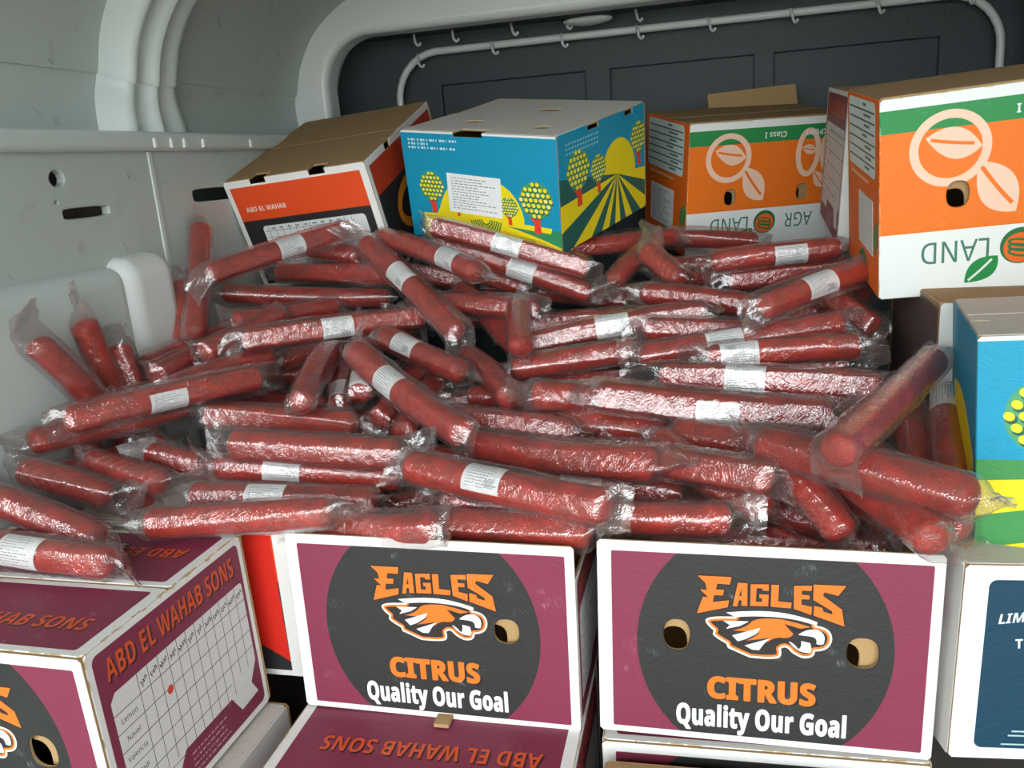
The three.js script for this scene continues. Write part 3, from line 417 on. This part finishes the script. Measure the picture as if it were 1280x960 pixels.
const labelMats = [1, 2, 3].map((k) => new THREE.MeshStandardMaterial({ roughness: 0.55, map: colorTex(canvas(256, 256, (g, w, h) => {
  g.fillStyle = '#eff3f3'; g.fillRect(0, 0, w, h); const r = rng(90 + k); g.fillStyle = '#7f8688';
  for (let y = 0.12; y < 0.9; y += 0.075) { let x = 0.1; const end = 0.45 + 0.45 * r(); while (x < end) { const l = 0.02 + 0.07 * r(); g.fillRect(x * w, y * h, l * w, 0.02 * h); x += l + 0.022; } }
  if (k > 1) { g.fillStyle = '#9aa2a4'; for (let i = 0; i < 22; i++) g.fillRect((0.6 + 0.013 * i) * w, 0.14 * h, 0.004 * w * (1 + 1.6 * r()), 0.2 * h); }
})) }));
function grid(nu, nv, f, uvf, closed) { // rings along i, around j
  const pos = [], uv = [], idx = [];
  for (let i = 0; i <= nu; i++) for (let j = 0; j <= nv; j++) { pos.push(...f(i / nu, j / nv)); uv.push(...uvf(i / nu, j / nv)); }
  for (let i = 0; i < nu; i++) for (let j = 0; j < nv; j++) { const a = i * (nv + 1) + j, b = a + nv + 1; idx.push(a, a + 1, b, b, a + 1, b + 1); }
  const g = new THREE.BufferGeometry(); g.setAttribute('position', new THREE.Float32BufferAttribute(pos, 3)); g.setAttribute('uv', new THREE.Float32BufferAttribute(uv, 2)); g.setIndex(idx); g.computeVertexNormals();
  if (closed) { const N = g.attributes.normal; for (let i = 0; i <= nu; i++) { const a = i * (nv + 1), b = a + nv, n = new THREE.Vector3(N.getX(a) + N.getX(b), N.getY(a) + N.getY(b), N.getZ(a) + N.getZ(b)).normalize(); N.setXYZ(a, n.x, n.y, n.z); N.setXYZ(b, n.x, n.y, n.z); } }
  return g;
}
let count = 0;
// a, b: the middles of the two rounded ends; face: the angle about the axis that the label looks towards; o.label: place along the length
function sausage(a, b, o, label, group) {
  const seed = ++count, r = rng(seed * 7919), A = new THREE.Vector3(...a), B = new THREE.Vector3(...b), R = o.r ?? 0.0215, L = A.distanceTo(B);
  const t = thing('wrapped_sausage', label, 'sausage', group);
  const X = B.clone().sub(A).normalize(), up = Math.abs(X.y) > 0.9 ? new THREE.Vector3(0, 0, 1) : new THREE.Vector3(0, 1, 0), Z = X.clone().cross(up).normalize(), Y = Z.clone().cross(X).normalize();
  t.position.copy(A); t.quaternion.setFromRotationMatrix(new THREE.Matrix4().makeBasis(X, Y, Z));
  const bow = (r() - 0.5) * 0.012, ba = r() * 6.28, k1 = r() * 50, ph = r() * 6.28;
  const axis = (s) => { const q = clamp(s / L, -0.2, 1.2), m = bow * 4 * q * (1 - q); return [Math.cos(ba) * m, Math.sin(ba) * m]; };
  const E = 0.72 * R; // rounded end length
  const prof = (s) => { const e = s < 0 ? -s / E : s > L ? (s - L) / E : 0; return R * Math.pow(Math.max(0, 1 - Math.min(1, e) ** 2.3), 0.5) * (1 + 0.035 * noise.noise(s * 14 + k1, k1, 0.5)); };
  const body = grid(40, 20, (u, v) => {
    const c = Math.cos(u * Math.PI), s = u < 0.2 ? -E * Math.cos(u / 0.2 * Math.PI / 2) : u > 0.8 ? L + E * Math.sin((u - 0.8) / 0.2 * Math.PI / 2) : (u - 0.2) / 0.6 * L, q = prof(s) * (1 + 0.025 * noise.noise(s * 30, 1.6 * Math.cos(v * 6.283) + k1, 1.6 * Math.sin(v * 6.283))), [y, z] = axis(s);
    return [s, y + q * Math.cos(v * 2 * Math.PI), z + q * Math.sin(v * 2 * Math.PI)];
  }, (u, v) => [u * (L + 2 * E) / 0.14 + k1, v * 2 * Math.PI * R / 0.14], true);
  part(t, 'sausage_body', body, meats[seed % 4]);
  // the bag: snug on the meat, flat and crumpled past both ends
  const e0 = (o.tail?.[0] ?? 0.024 + 0.036 * r()), e1 = (o.tail?.[1] ?? 0.024 + 0.036 * r()), fa = o.fin ?? r() * Math.PI, tw = o.facet === undefined ? (r() - 0.5) * 1.2 : 0, loose = o.loose ?? 0.002 + 0.006 * r(), bend = [(r() - 0.5) * 1.2, (r() - 0.5) * 1.2, (r() - 0.5) * 1.2, (r() - 0.5) * 1.2];
  const total = L + 2 * E + e0 + e1, W = R * 1.5, nf = o.facet === undefined ? 5 + Math.floor(r() * 4) : 5, turn = o.facet === undefined ? ph : Math.PI / nf - (o.facet - fa) + 4 * Math.PI; // the film lies in a few flat facets along the meat
  const wrap = grid(64, 40, (u, v) => {
    const s = -E - e0 + u * total, out = s < -E * 0.55 ? (-E * 0.55 - s) / (e0 + 0.45 * E) : s > L + E * 0.55 ? (s - L - E * 0.55) / (e1 + 0.45 * E) : 0, flat = smooth(0, 0.75, out), an = v * 2 * Math.PI;
    const fw = 2 * Math.PI / nf, rr = (R + 0.0022) * (1 + (1 / Math.cos(((an + turn) % fw) - fw / 2) - 1) * 0.85), lo = loose * (0.5 + 0.5 * noise.noise(s * 16 + k1, 3.3, k1)), ha = (rr + lo) * (1 - flat) + W * flat * (1 - 0.12 * out), hb = rr * (1 - flat) + 0.0022 * flat;
    const wr = 0.0011 * (1 - flat) * noise.noise(s * 60 + k1 * 3, 5 * Math.cos(an), 5 * Math.sin(an)) + 0.0005 * Math.sin(s * 420 + 5 * Math.sin(an * 2 + ph));
    let y = (ha + wr) * Math.cos(an), z = (hb + Math.max(wr, -0.0008)) * Math.sin(an);
    const cr = flat * 0.008; z += cr * noise.noise(s * 50 + k1, y * 60, 1.5) + flat * 0.004 * noise.noise(s * 140, y * 150, k1); y += flat * 0.004 * noise.noise(s * 70, y * 40, k1 + 4);
    const g = fa + tw * (s / L - 0.5), cg = Math.cos(g), sg = Math.sin(g), [ay, az] = axis(s), bd = out * out * (s < 0 ? e0 : e1), k = s < 0 ? 0 : 2;
    return [s + flat * 0.005 * noise.noise(y * 70, k1, 2.2), ay + y * cg - z * sg + bend[k] * bd, az + y * sg + z * cg + bend[k + 1] * bd];
  }, (u, v) => [u * total / 0.16 + k1, v * 2 * Math.PI * R / 0.16], true);
  part(t, 'plastic_wrapper', wrap, film);
  if (o.label !== undefined) {
    const len = o.size ?? 0.062, half = o.arc ?? 1.15, s0 = o.label * L - len / 2;
    const lab = grid(10, 16, (u, v) => { const s = s0 + u * len, an = o.face + (v - 0.5) * 2 * half, q = prof(s) + 0.0013 + 0.0004 * noise.noise(s * 60, an * 3, k1), [y, z] = axis(s); return [s, y + q * Math.cos(an), z + q * Math.sin(an)]; }, (u, v) => [u, v]);
    const m = part(t, 'paper_label', lab, labelMats[seed % 3]);
  }
  return t;
}
sausage([-1.0652, 0.9129, -1.6126], [-0.9894, 0.7317, -1.4247], {}, 'red sausage standing upright against the grey wall beside the black and orange carton');
sausage([-1.0676, 0.8052, -1.5266], [-1.0324, 0.6536, -1.42], {}, 'red sausage standing upright at the wall seam, below the other upright one');
sausage([-1.0286, 0.7781, -1.081], [-1.0021, 0.5747, -1.2052], {}, 'red sausage leaning on the grey wheel arch, furthest left of the three leaning there');
sausage([-1.03, 0.7886, -1.185], [-1.03, 0.5897, -1.2554], {}, 'red sausage leaning on the wheel arch, middle one of the three leaning there');
sausage([-1.028, 0.7304, -1.2512], [-1.005, 0.5832, -1.2573], {}, 'red sausage leaning on the wheel arch, nearest the wall seam of the three');
sausage([-0.9691, 0.6703, -1.0516], [-0.8047, 0.6633, -1.3064], { label: 0.47, face: 2.12, facet: 1.30 }, 'long shiny sausage at the left of the pile with a small tilted label underneath');
sausage([-1.0233, 0.6424, -1.0296], [-0.9031, 0.6385, -1.2244], {}, 'sausage whose rounded end pokes out furthest left, under the long tilted label one');
sausage([-1.03, 0.5913, -1.1273], [-1.0115, 0.6253, -1.1281], {}, 'sausage end pointing at the viewer just below the left tip of the long shiny one');
sausage([-0.9692, 0.6848, -1.27], [-0.9468, 0.6941, -1.5382], { tail: [0.016, 0.02] }, 'sausage with a bright end just below the wheel arch, above the long shiny one');
sausage([-1.0276, 0.6901, -1.3235], [-0.9596, 0.7137, -1.6753], {}, 'dusky sausage sloping up towards the wall seam, behind the end pointing at the viewer');
sausage([-1.0002, 0.6562, -1.2119], [-0.9375, 0.6402, -1.4606], {}, 'red sausage tucked tightly behind the long shiny one with the tilted label');
sausage([-0.9185, 0.7069, -1.3513], [-0.8651, 0.7364, -1.5287], { tail: [0.016, 0.02] }, 'sausage end pointing straight at the viewer with a plastic flap, below the wall seam');
sausage([-0.9753, 0.836, -1.5064], [-0.8102, 0.8823, -1.7655], { label: 0.56, face: 1.31, facet: 1.30 }, 'glaring shiny sausage right below the month table of the black and orange carton');
sausage([-0.9833, 0.7948, -1.7924], [-0.6853, 0.7871, -1.7248], { facet: 1.38 }, 'shiny sausage with a blunt left end and bright streak, under the big diagonal one');
sausage([-1.0367, 0.7729, -1.6378], [-0.7348, 0.7269, -1.7851], {}, 'plain red sausage lying level below the brightly shining ones at the upper left');
sausage([-0.8518, 0.7175, -1.3926], [-0.5894, 0.7106, -1.6066], { label: 0.49, face: 1.39, facet: 1.37 }, 'thick shining sausage with a wide white label, left of the pile centre');
sausage([-0.728, 0.852, -1.718], [-0.4883, 0.699, -1.5246], { label: 0.42, face: 0.79, r: 0.024 }, 'fat labelled sausage lying diagonally on top of the pile below the blue tree carton');
sausage([-0.6201, 0.6925, -1.3603], [-0.3713, 0.6223, -1.14], { label: 0.42, face: 0.88, r: 0.024 }, 'fat sausage lying diagonally in the pile centre, its label creased at the edge');
sausage([-0.8979, 0.8456, -1.7918], [-0.7886, 0.8272, -1.7781], {}, 'dark red sausage wedged between the two glaring ones below the black and orange carton');
sausage([-0.7079, 0.8632, -1.7706], [-0.4492, 0.809, -1.5575], { label: 0.78, face: 1.06 }, 'narrow sausage behind the big diagonal one, small label near the blue tree carton');
sausage([-0.5789, 0.8428, -1.7718], [-0.2585, 0.7307, -1.7279], { label: 0.58, face: 1.32 }, 'red sausage with a broad white label, second in front of the blue tree carton');
sausage([-0.5757, 0.8804, -1.7469], [-0.2611, 0.7842, -1.727], { label: 0.50, face: 1.21, facet: 1.37 }, 'topmost sausage right in front of the blue tree carton, glittering with a square white label');
sausage([-0.3457, 0.7243, -1.5948], [-0.5791, 0.736, -1.655], {}, 'short looking red sausage below the broad white label, its wrapper folded at both ends');
sausage([-0.6853, 0.7813, -1.8146], [-0.5335, 0.7518, -1.8227], { facet: 1.38 }, 'sausage in bunched plastic just right of the upper part of the big diagonal one');
sausage([-0.5156, 0.7809, -1.7888], [-0.4101, 0.7428, -1.7726], {}, 'dark sausage squeezed under the second one in front of the blue tree carton');
sausage([-0.3278, 0.694, -1.3983], [-0.3604, 0.7336, -1.5408], { tail: [0.016, 0.02] }, 'sausage pointing at the viewer with a crumpled plastic flap, in the pile centre');
sausage([-0.0226, 0.7121, -1.5563], [-0.3246, 0.6764, -1.5029], { label: 0.52, face: -1.28, facet: -1.35 }, 'glittering sausage with a large clean label, right of the pile centre below the tree carton');
sausage([-0.3261, 0.6367, -1.2756], [-0.4734, 0.6481, -1.5312], { tail: [0.016, 0.02] }, 'sausage sloping towards the viewer with a rounded bright tip, right of the central diagonal one');
sausage([-0.1071, 0.6707, -1.4012], [0.207, 0.7011, -1.4762], { label: 0.40, face: 1.32 }, 'long centrally labelled sausage below the plain red one near the smaller orange carton');
sausage([-0.3373, 0.6483, -1.4135], [-0.1434, 0.669, -1.4531], {}, 'sausage under a pale wide plastic flap, left of the long one with the central label');
sausage([-0.1203, 0.7367, -1.6491], [0.0728, 0.7168, -1.5841], {}, 'plain red sausage with its bright end near the corner of the yellow striped carton side');
sausage([0.0152, 0.7865, -1.7038], [0.2338, 0.7975, -1.7386], { label: 0.62, face: 1.87 }, 'dark red sausage touching the bottom of the smaller orange carton, label underneath');
sausage([0.0492, 0.7437, -1.7262], [0.254, 0.758, -1.7672], {}, 'dim sausage right below the one touching the bottom of the smaller orange carton');
sausage([0.0907, 0.7478, -1.4173], [0.2468, 0.7791, -1.5391], { label: 0.55, face: 1.03 }, 'dim sausage with a pale label rising towards the corner of the large orange carton');
sausage([0.1498, 0.6883, -1.5954], [0.2727, 0.7266, -1.6416], {}, 'dim sausage without a label rising to the right under the one with the pale label');
sausage([0.0748, 0.7003, -1.6571], [0.2755, 0.6721, -1.6567], {}, 'small visible length of red sausage between two pale plastic wrappers at the right');
sausage([-0.195, 0.7532, -1.7577], [-0.1366, 0.8001, -1.8607], {}, 'brownish sausage leaning up against the yellow striped carton side');
sausage([-0.0658, 0.7542, -1.7221], [-0.1272, 0.8014, -1.7811], {}, 'sausage leaning against the left corner of the smaller orange carton');
sausage([0.2637, 0.6952, -1.4992], [0.1905, 0.7443, -1.5921], { tail: [0.016, 0.02] }, 'sausage end in a crumpled bag pointing at the viewer below the large orange carton');
sausage([0.2201, 0.6793, -1.4051], [0.0068, 0.6715, -1.3795], { label: 0.83, face: -1.32 }, 'sausage labelled at its left end with a shiny right tip, above the streaked one');
sausage([0.0266, 0.6371, -1.4411], [0.2087, 0.6447, -1.4382], {}, 'dark red sausage pressed between the label ended one and the brightly streaked one');
sausage([-0.0705, 0.6494, -1.3413], [0.2373, 0.6407, -1.295], { label: 0.40, face: 1.04, facet: 1.31 }, 'long sausage with a bright straight streak along its top and a glossy label');
sausage([-0.1587, 0.6481, -1.2345], [0.1557, 0.6163, -1.2347], { label: 0.53, face: 2.06, facet: 1.30, r: 0.024 }, 'very long fat sausage with a frosted left half and a label on its lower edge');
sausage([0.304, 0.6898, -1.2495], [0.1403, 0.6672, -0.9495], {}, 'dusky sausage in cloudy plastic lying diagonally beside the right blue carton');
sausage([0.3505, 0.6365, -1.3474], [0.3016, 0.5699, -1.0962], { label: 0.30, face: 0.12 }, 'sausage standing upright with a white label, squeezed beside the right blue carton');
sausage([0.284, 0.6067, -1.2944], [0.2708, 0.5515, -1.1417], {}, 'dark sausage standing upright in shadow, left of the upright labelled one');
sausage([0.0707, 0.6298, -1.0607], [0.2645, 0.6223, -0.9299], { r: 0.024 }, 'long fat sausage with a thin bright line, its tip touching the right blue carton');
sausage([0.1175, 0.5487, -1.0992], [-0.0214, 0.5743, -1.2812], { r: 0.024, tail: [0.016, 0.02] }, 'red sausage tip below the left part of the long fat one at the right');
sausage([0.2114, 0.5543, -1.0397], [0.0888, 0.5261, -1.2341], { r: 0.024 }, 'red sausage length showing under the long fat one at the right');
sausage([0.1494, 0.5424, -1.0076], [0.084, 0.6109, -1.095], { tail: [0.016, 0.02] }, 'big rounded sausage end pointing at the viewer above the right eagle carton');
sausage([0.2156, 0.5224, -1.0855], [0.2142, 0.5694, -1.2655], { tail: [0.016, 0.02] }, 'dark sausage end among torn plastic near the right end of the eagle carton top');
sausage([0.2308, 0.5808, -0.9111], [0.1386, 0.5808, -1.1569], { tail: [0.016, 0.02] }, 'small red sausage tip above the right top corner of the right eagle carton');
sausage([0.284, 0.5444, -1.0143], [0.1942, 0.6028, -1.1256], { tail: [0.016, 0.02] }, 'dim plastic covered sausage end right beside the right blue carton bottom');
sausage([0.0579, 0.5477, -1.0534], [-0.0728, 0.5952, -1.1647], { facet: -0.99, tail: [0.016, 0.02] }, 'red sausage sloping down to a bright crumpled bag end above the right eagle carton');
sausage([0.0579, 0.6026, -1.0218], [-0.1189, 0.5911, -1.1248], { facet: -1.24 }, 'frosted pink sausage with a sharply folded bag end, above the right eagle carton');
sausage([-0.084, 0.5824, -1.2541], [-0.2963, 0.5914, -1.273], { r: 0.024 }, 'left one of two short looking red pieces under the very long fat sausage');
sausage([-0.0422, 0.5955, -1.2066], [0.1092, 0.6088, -1.1289], { r: 0.024 }, 'right one of two short looking red pieces under the very long fat sausage');
sausage([-0.352, 0.5892, -1.1681], [-0.0903, 0.6068, -1.0544], { r: 0.024 }, 'long red sausage just behind the fat one with a small upper label');
sausage([-0.2195, 0.6003, -1.2055], [-0.4085, 0.6107, -1.2376], {}, 'bright red sausage right of the tip of the central diagonal one');
sausage([-0.266, 0.6448, -1.2501], [-0.1378, 0.6251, -1.2911], { r: 0.024 }, 'sausage with a rounded left end under the left tip of the very long fat one');
sausage([-0.2997, 0.588, -1.3195], [-0.1803, 0.5866, -1.3091], { label: 0.42, face: 1.08 }, 'sausage almost hidden, showing only its thin white label above the bright red one');
sausage([-0.4175, 0.5913, -1.0654], [-0.1404, 0.5881, -0.9548], { label: 0.44, face: 0.49, r: 0.024 }, 'fat matte red sausage across the front centre with a small label on its upper side');
sausage([-0.2207, 0.5519, -1.1391], [-0.0587, 0.5362, -1.1267], { label: 0.22, face: 1.16, r: 0.024 }, 'sausage with sparkling wrapper behind the fat matte one, grey label mostly covered');
sausage([-0.365, 0.5425, -1.0585], [-0.1553, 0.5214, -1.0646], { label: 0.56, face: 1.48, r: 0.024 }, 'sausage just under the fat matte one, its label cut off by it');
sausage([-0.1662, 0.5422, -0.9731], [-0.3916, 0.5356, -1.0073], {}, 'front row red sausage resting on the top edge of the left eagle carton, right half');
sausage([0.0073, 0.5493, -1.0075], [-0.1725, 0.5475, -1.022], {}, 'front row sausage in a loose wrapper on the left half of the right eagle carton');
sausage([-0.7189, 0.613, -1.0986], [-0.4723, 0.5972, -1.1057], { r: 0.024 }, 'smooth matte red sausage lying level, left of the fat one with the small upper label');
sausage([-0.8448, 0.6182, -1.2266], [-0.5979, 0.601, -1.2394], {}, 'red sausage with one long thin shine, passing under the hanging one at the left');
sausage([-0.6626, 0.6502, -1.2096], [-0.7157, 0.6765, -1.4358], { tail: [0.016, 0.02] }, 'sausage hanging down towards the viewer with a plastic tail over the level one');
sausage([-0.6496, 0.6116, -1.323], [-0.7258, 0.6466, -1.5244], { label: 0.12, face: 0.22, tail: [0.016, 0.02] }, 'narrow sausage sloping down, left one of two with labels under the thick shining one');
sausage([-0.6053, 0.635, -1.3145], [-0.6613, 0.6718, -1.4988], { label: 0.12, face: 0.30, tail: [0.016, 0.02] }, 'narrow sausage sloping down, right one of two with labels under the thick shining one');
sausage([-0.5622, 0.5931, -1.2927], [-0.5437, 0.6392, -1.4587], { tail: [0.016, 0.02] }, 'small red tip pointing at the viewer left of the central diagonal one');
sausage([-0.4864, 0.5967, -1.2073], [-0.4966, 0.6288, -1.4266], { tail: [0.016, 0.02] }, 'tip in a wrinkled bag directly under the middle of the central diagonal one');
sausage([-0.4775, 0.5527, -1.1198], [-0.761, 0.57, -1.1083], { label: 0.62, face: -0.82 }, 'red sausage below the smooth matte one, its label near the left end');
sausage([-0.7595, 0.5521, -1.0346], [-0.49, 0.545, -1.0442], { label: 0.43, face: 1.15 }, 'sausage with a bright label in its middle, just above the front row at the left');
sausage([-0.764, 0.553, -0.9351], [-0.5169, 0.5691, -0.9517], {}, 'front row sausage with a tapering right end, next to the maroon carton corner');
sausage([-0.3698, 0.5508, -0.9535], [-0.5397, 0.5311, -0.995], {}, 'short looking front row sausage on the top left corner of the left eagle carton');
sausage([-0.7848, 0.5423, -1.1432], [-0.9037, 0.5801, -1.1356], {}, 'red sausage with a sparkling tip, left of the smooth matte one');
sausage([-0.8341, 0.5721, -1.0422], [-0.958, 0.5932, -1.0632], {}, 'dark red sausage with a cloudy bag end, left of the sparkling tip');
sausage([-0.9349, 0.5748, -1.1887], [-1.0226, 0.573, -1.0645], { label: 0.25, face: -1.10 }, 'sausage with a wrinkled label at its right end, beneath the long shiny one');
sausage([-0.9079, 0.5647, -1.0075], [-1.0112, 0.608, -0.9856], {}, 'sausage with a clear bag end just above the two big ones on the maroon carton');
sausage([-0.8825, 0.5329, -1.0555], [-0.9391, 0.5468, -1.0916], {}, 'small rounded tip in a clear bag behind the ones on the maroon carton');
sausage([-1.018, 0.627, -0.8746], [-0.8196, 0.5565, -0.8783], {}, 'upper of the two big sausages lying on the corner maroon carton');
sausage([-1.0173, 0.5682, -0.8363], [-0.7608, 0.553, -0.8198], { label: 0.55, face: 0.99 }, 'lower of the two big sausages on the corner maroon carton, with a white label');
sausage([-0.61, 0.6976, -1.4746], [-0.4354, 0.6599, -1.3589], { label: 0.35, face: 0.59 }, 'sausage lying between the two big diagonal ones, label half hidden');
sausage([-0.5383, 0.7392, -1.7666], [-0.3615, 0.6465, -1.5419], {}, 'deep shadowed sausage in the hole right of the upper diagonal one');
sausage([-0.8486, 0.6508, -1.4902], [-0.7416, 0.6908, -1.6371], { tail: [0.016, 0.02] }, 'small shiny tip under the left end of the thick shining sausage');
sausage([-0.9361, 0.7348, -1.502], [-0.8212, 0.7231, -1.6891], {}, 'dusky sausage between the plain level one and the thick shining one');
sausage([-0.9281, 0.6647, -1.2547], [-0.8459, 0.6715, -1.431], {}, 'red sausage lying just above the right half of the long shiny one');
sausage([-0.3448, 0.8128, -1.8384], [-0.0908, 0.8106, -1.9981], {}, 'buried sausage in the gap behind the topmost sausage in front of the tree carton', 'sausages buried in the pile');
sausage([-0.2016, 0.804, -2.0369], [0.0961, 0.7835, -2.0678], {}, 'buried sausage in the gap behind the dark sausage touching the smaller orange carton', 'sausages buried in the pile');
sausage([-0.0919, 0.7391, -1.7699], [0.183, 0.7644, -1.8872], {}, 'buried sausage in the gap under the one leaning on the smaller orange carton', 'sausages buried in the pile');
sausage([-0.4881, 0.7301, -1.8446], [-0.1937, 0.701, -1.7948], {}, 'buried sausage in the gap under the broad labelled sausage second from the tree carton', 'sausages buried in the pile');
sausage([-0.4061, 0.6714, -1.6636], [-0.1065, 0.6874, -1.6626], {}, 'buried sausage in the gap behind the glittering sausage with the large clean label', 'sausages buried in the pile');
sausage([-0.103, 0.7045, -1.4599], [0.1835, 0.6722, -1.5428], {}, 'buried sausage in the gap behind the long centrally labelled sausage right of centre', 'sausages buried in the pile');
sausage([-0.2189, 0.6485, -1.4779], [0.0246, 0.6413, -1.6531], {}, 'buried sausage in the gap under the pale wide plastic flap in the middle', 'sausages buried in the pile');
sausage([-0.6683, 0.5622, -1.3474], [-0.3862, 0.5908, -1.4453], {}, 'buried sausage in the gap under the labelled diagonal sausage in the pile centre', 'sausages buried in the pile');
sausage([-0.4162, 0.6004, -1.3928], [-0.1205, 0.5837, -1.3455], {}, 'buried sausage in the gap behind the bright red one right of the central diagonal', 'sausages buried in the pile');
sausage([-0.2281, 0.5607, -1.4564], [0.0387, 0.5897, -1.3223], {}, 'buried sausage in the gap under the very long sausage with the lower edge label', 'sausages buried in the pile');
sausage([-0.6763, 0.5692, -1.2117], [-0.3774, 0.5437, -1.2093], {}, 'buried sausage in the gap behind the matte front sausage with the small upper label', 'sausages buried in the pile');
sausage([-0.4889, 0.4885, -1.1538], [-0.2405, 0.524, -1.3182], {}, 'buried sausage in the gap under the long one behind the small upper label sausage', 'sausages buried in the pile');
sausage([-0.1192, 0.5338, -1.222], [0.1547, 0.5021, -1.1038], {}, 'buried sausage in the gap under the bright crumpled bag above the right eagle carton', 'sausages buried in the pile');
sausage([-0.4968, 0.4847, -1.0617], [-0.2017, 0.4878, -1.1156], {}, 'buried sausage in the gap under the short front row piece on the one hole carton', 'sausages buried in the pile');
sausage([-0.0706, 0.4736, -1.0789], [0.2206, 0.4542, -1.1487], {}, 'buried sausage in the gap under the front row sausage on the two hole carton', 'sausages buried in the pile');
sausage([-0.1109, 0.7514, -1.9087], [0.1885, 0.7421, -1.9259], {}, 'buried sausage in the gap behind the plain sausage near the yellow striped carton side', 'sausages buried in the pile');
sausage([-0.4594, 0.7082, -1.8854], [-0.162, 0.7047, -1.8464], {}, 'buried sausage in the gap under the brownish one leaning on the yellow striped side', 'sausages buried in the pile');
sausage([-0.9257, 0.6688, -1.7583], [-0.644, 0.672, -1.655], {}, 'buried sausage in the gap under the thick shining sausage with the wide label', 'sausages buried in the pile');
sausage([-0.6776, 0.688, -1.7434], [-0.3783, 0.6734, -1.7577], {}, 'buried sausage in the gap under the labelled diagonal sausage on top of the pile', 'sausages buried in the pile');
sausage([-0.2541, 0.6033, -1.5062], [-0.0142, 0.6359, -1.6832], {}, 'buried sausage in the gap behind the streaked sausage with the glossy label', 'sausages buried in the pile');
sausage([-0.9818, 0.6242, -1.5099], [-0.6882, 0.6023, -1.5675], {}, 'buried sausage in the gap under the small shiny tip under the thick shining one', 'sausages buried in the pile');
sausage([-0.4418, 0.5965, -1.5058], [-0.1507, 0.6132, -1.4355], {}, 'buried sausage in the gap behind the left tip under the very long sausage', 'sausages buried in the pile');
sausage([0.0102, 0.605, -1.5762], [0.2481, 0.583, -1.3948], {}, 'buried sausage in the gap behind the diagonal sausage beside the right blue carton', 'sausages buried in the pile');
sausage([-0.9852, 0.5838, -1.4658], [-0.6963, 0.5768, -1.3849], {}, 'buried sausage in the gap behind the thinly shining one below the hanging sausage', 'sausages buried in the pile');
sausage([-0.0265, 0.5371, -1.3508], [0.2607, 0.5348, -1.4376], {}, 'buried sausage in the gap behind the right one of the two short red pieces', 'sausages buried in the pile');

renderer.render(scene, camera);
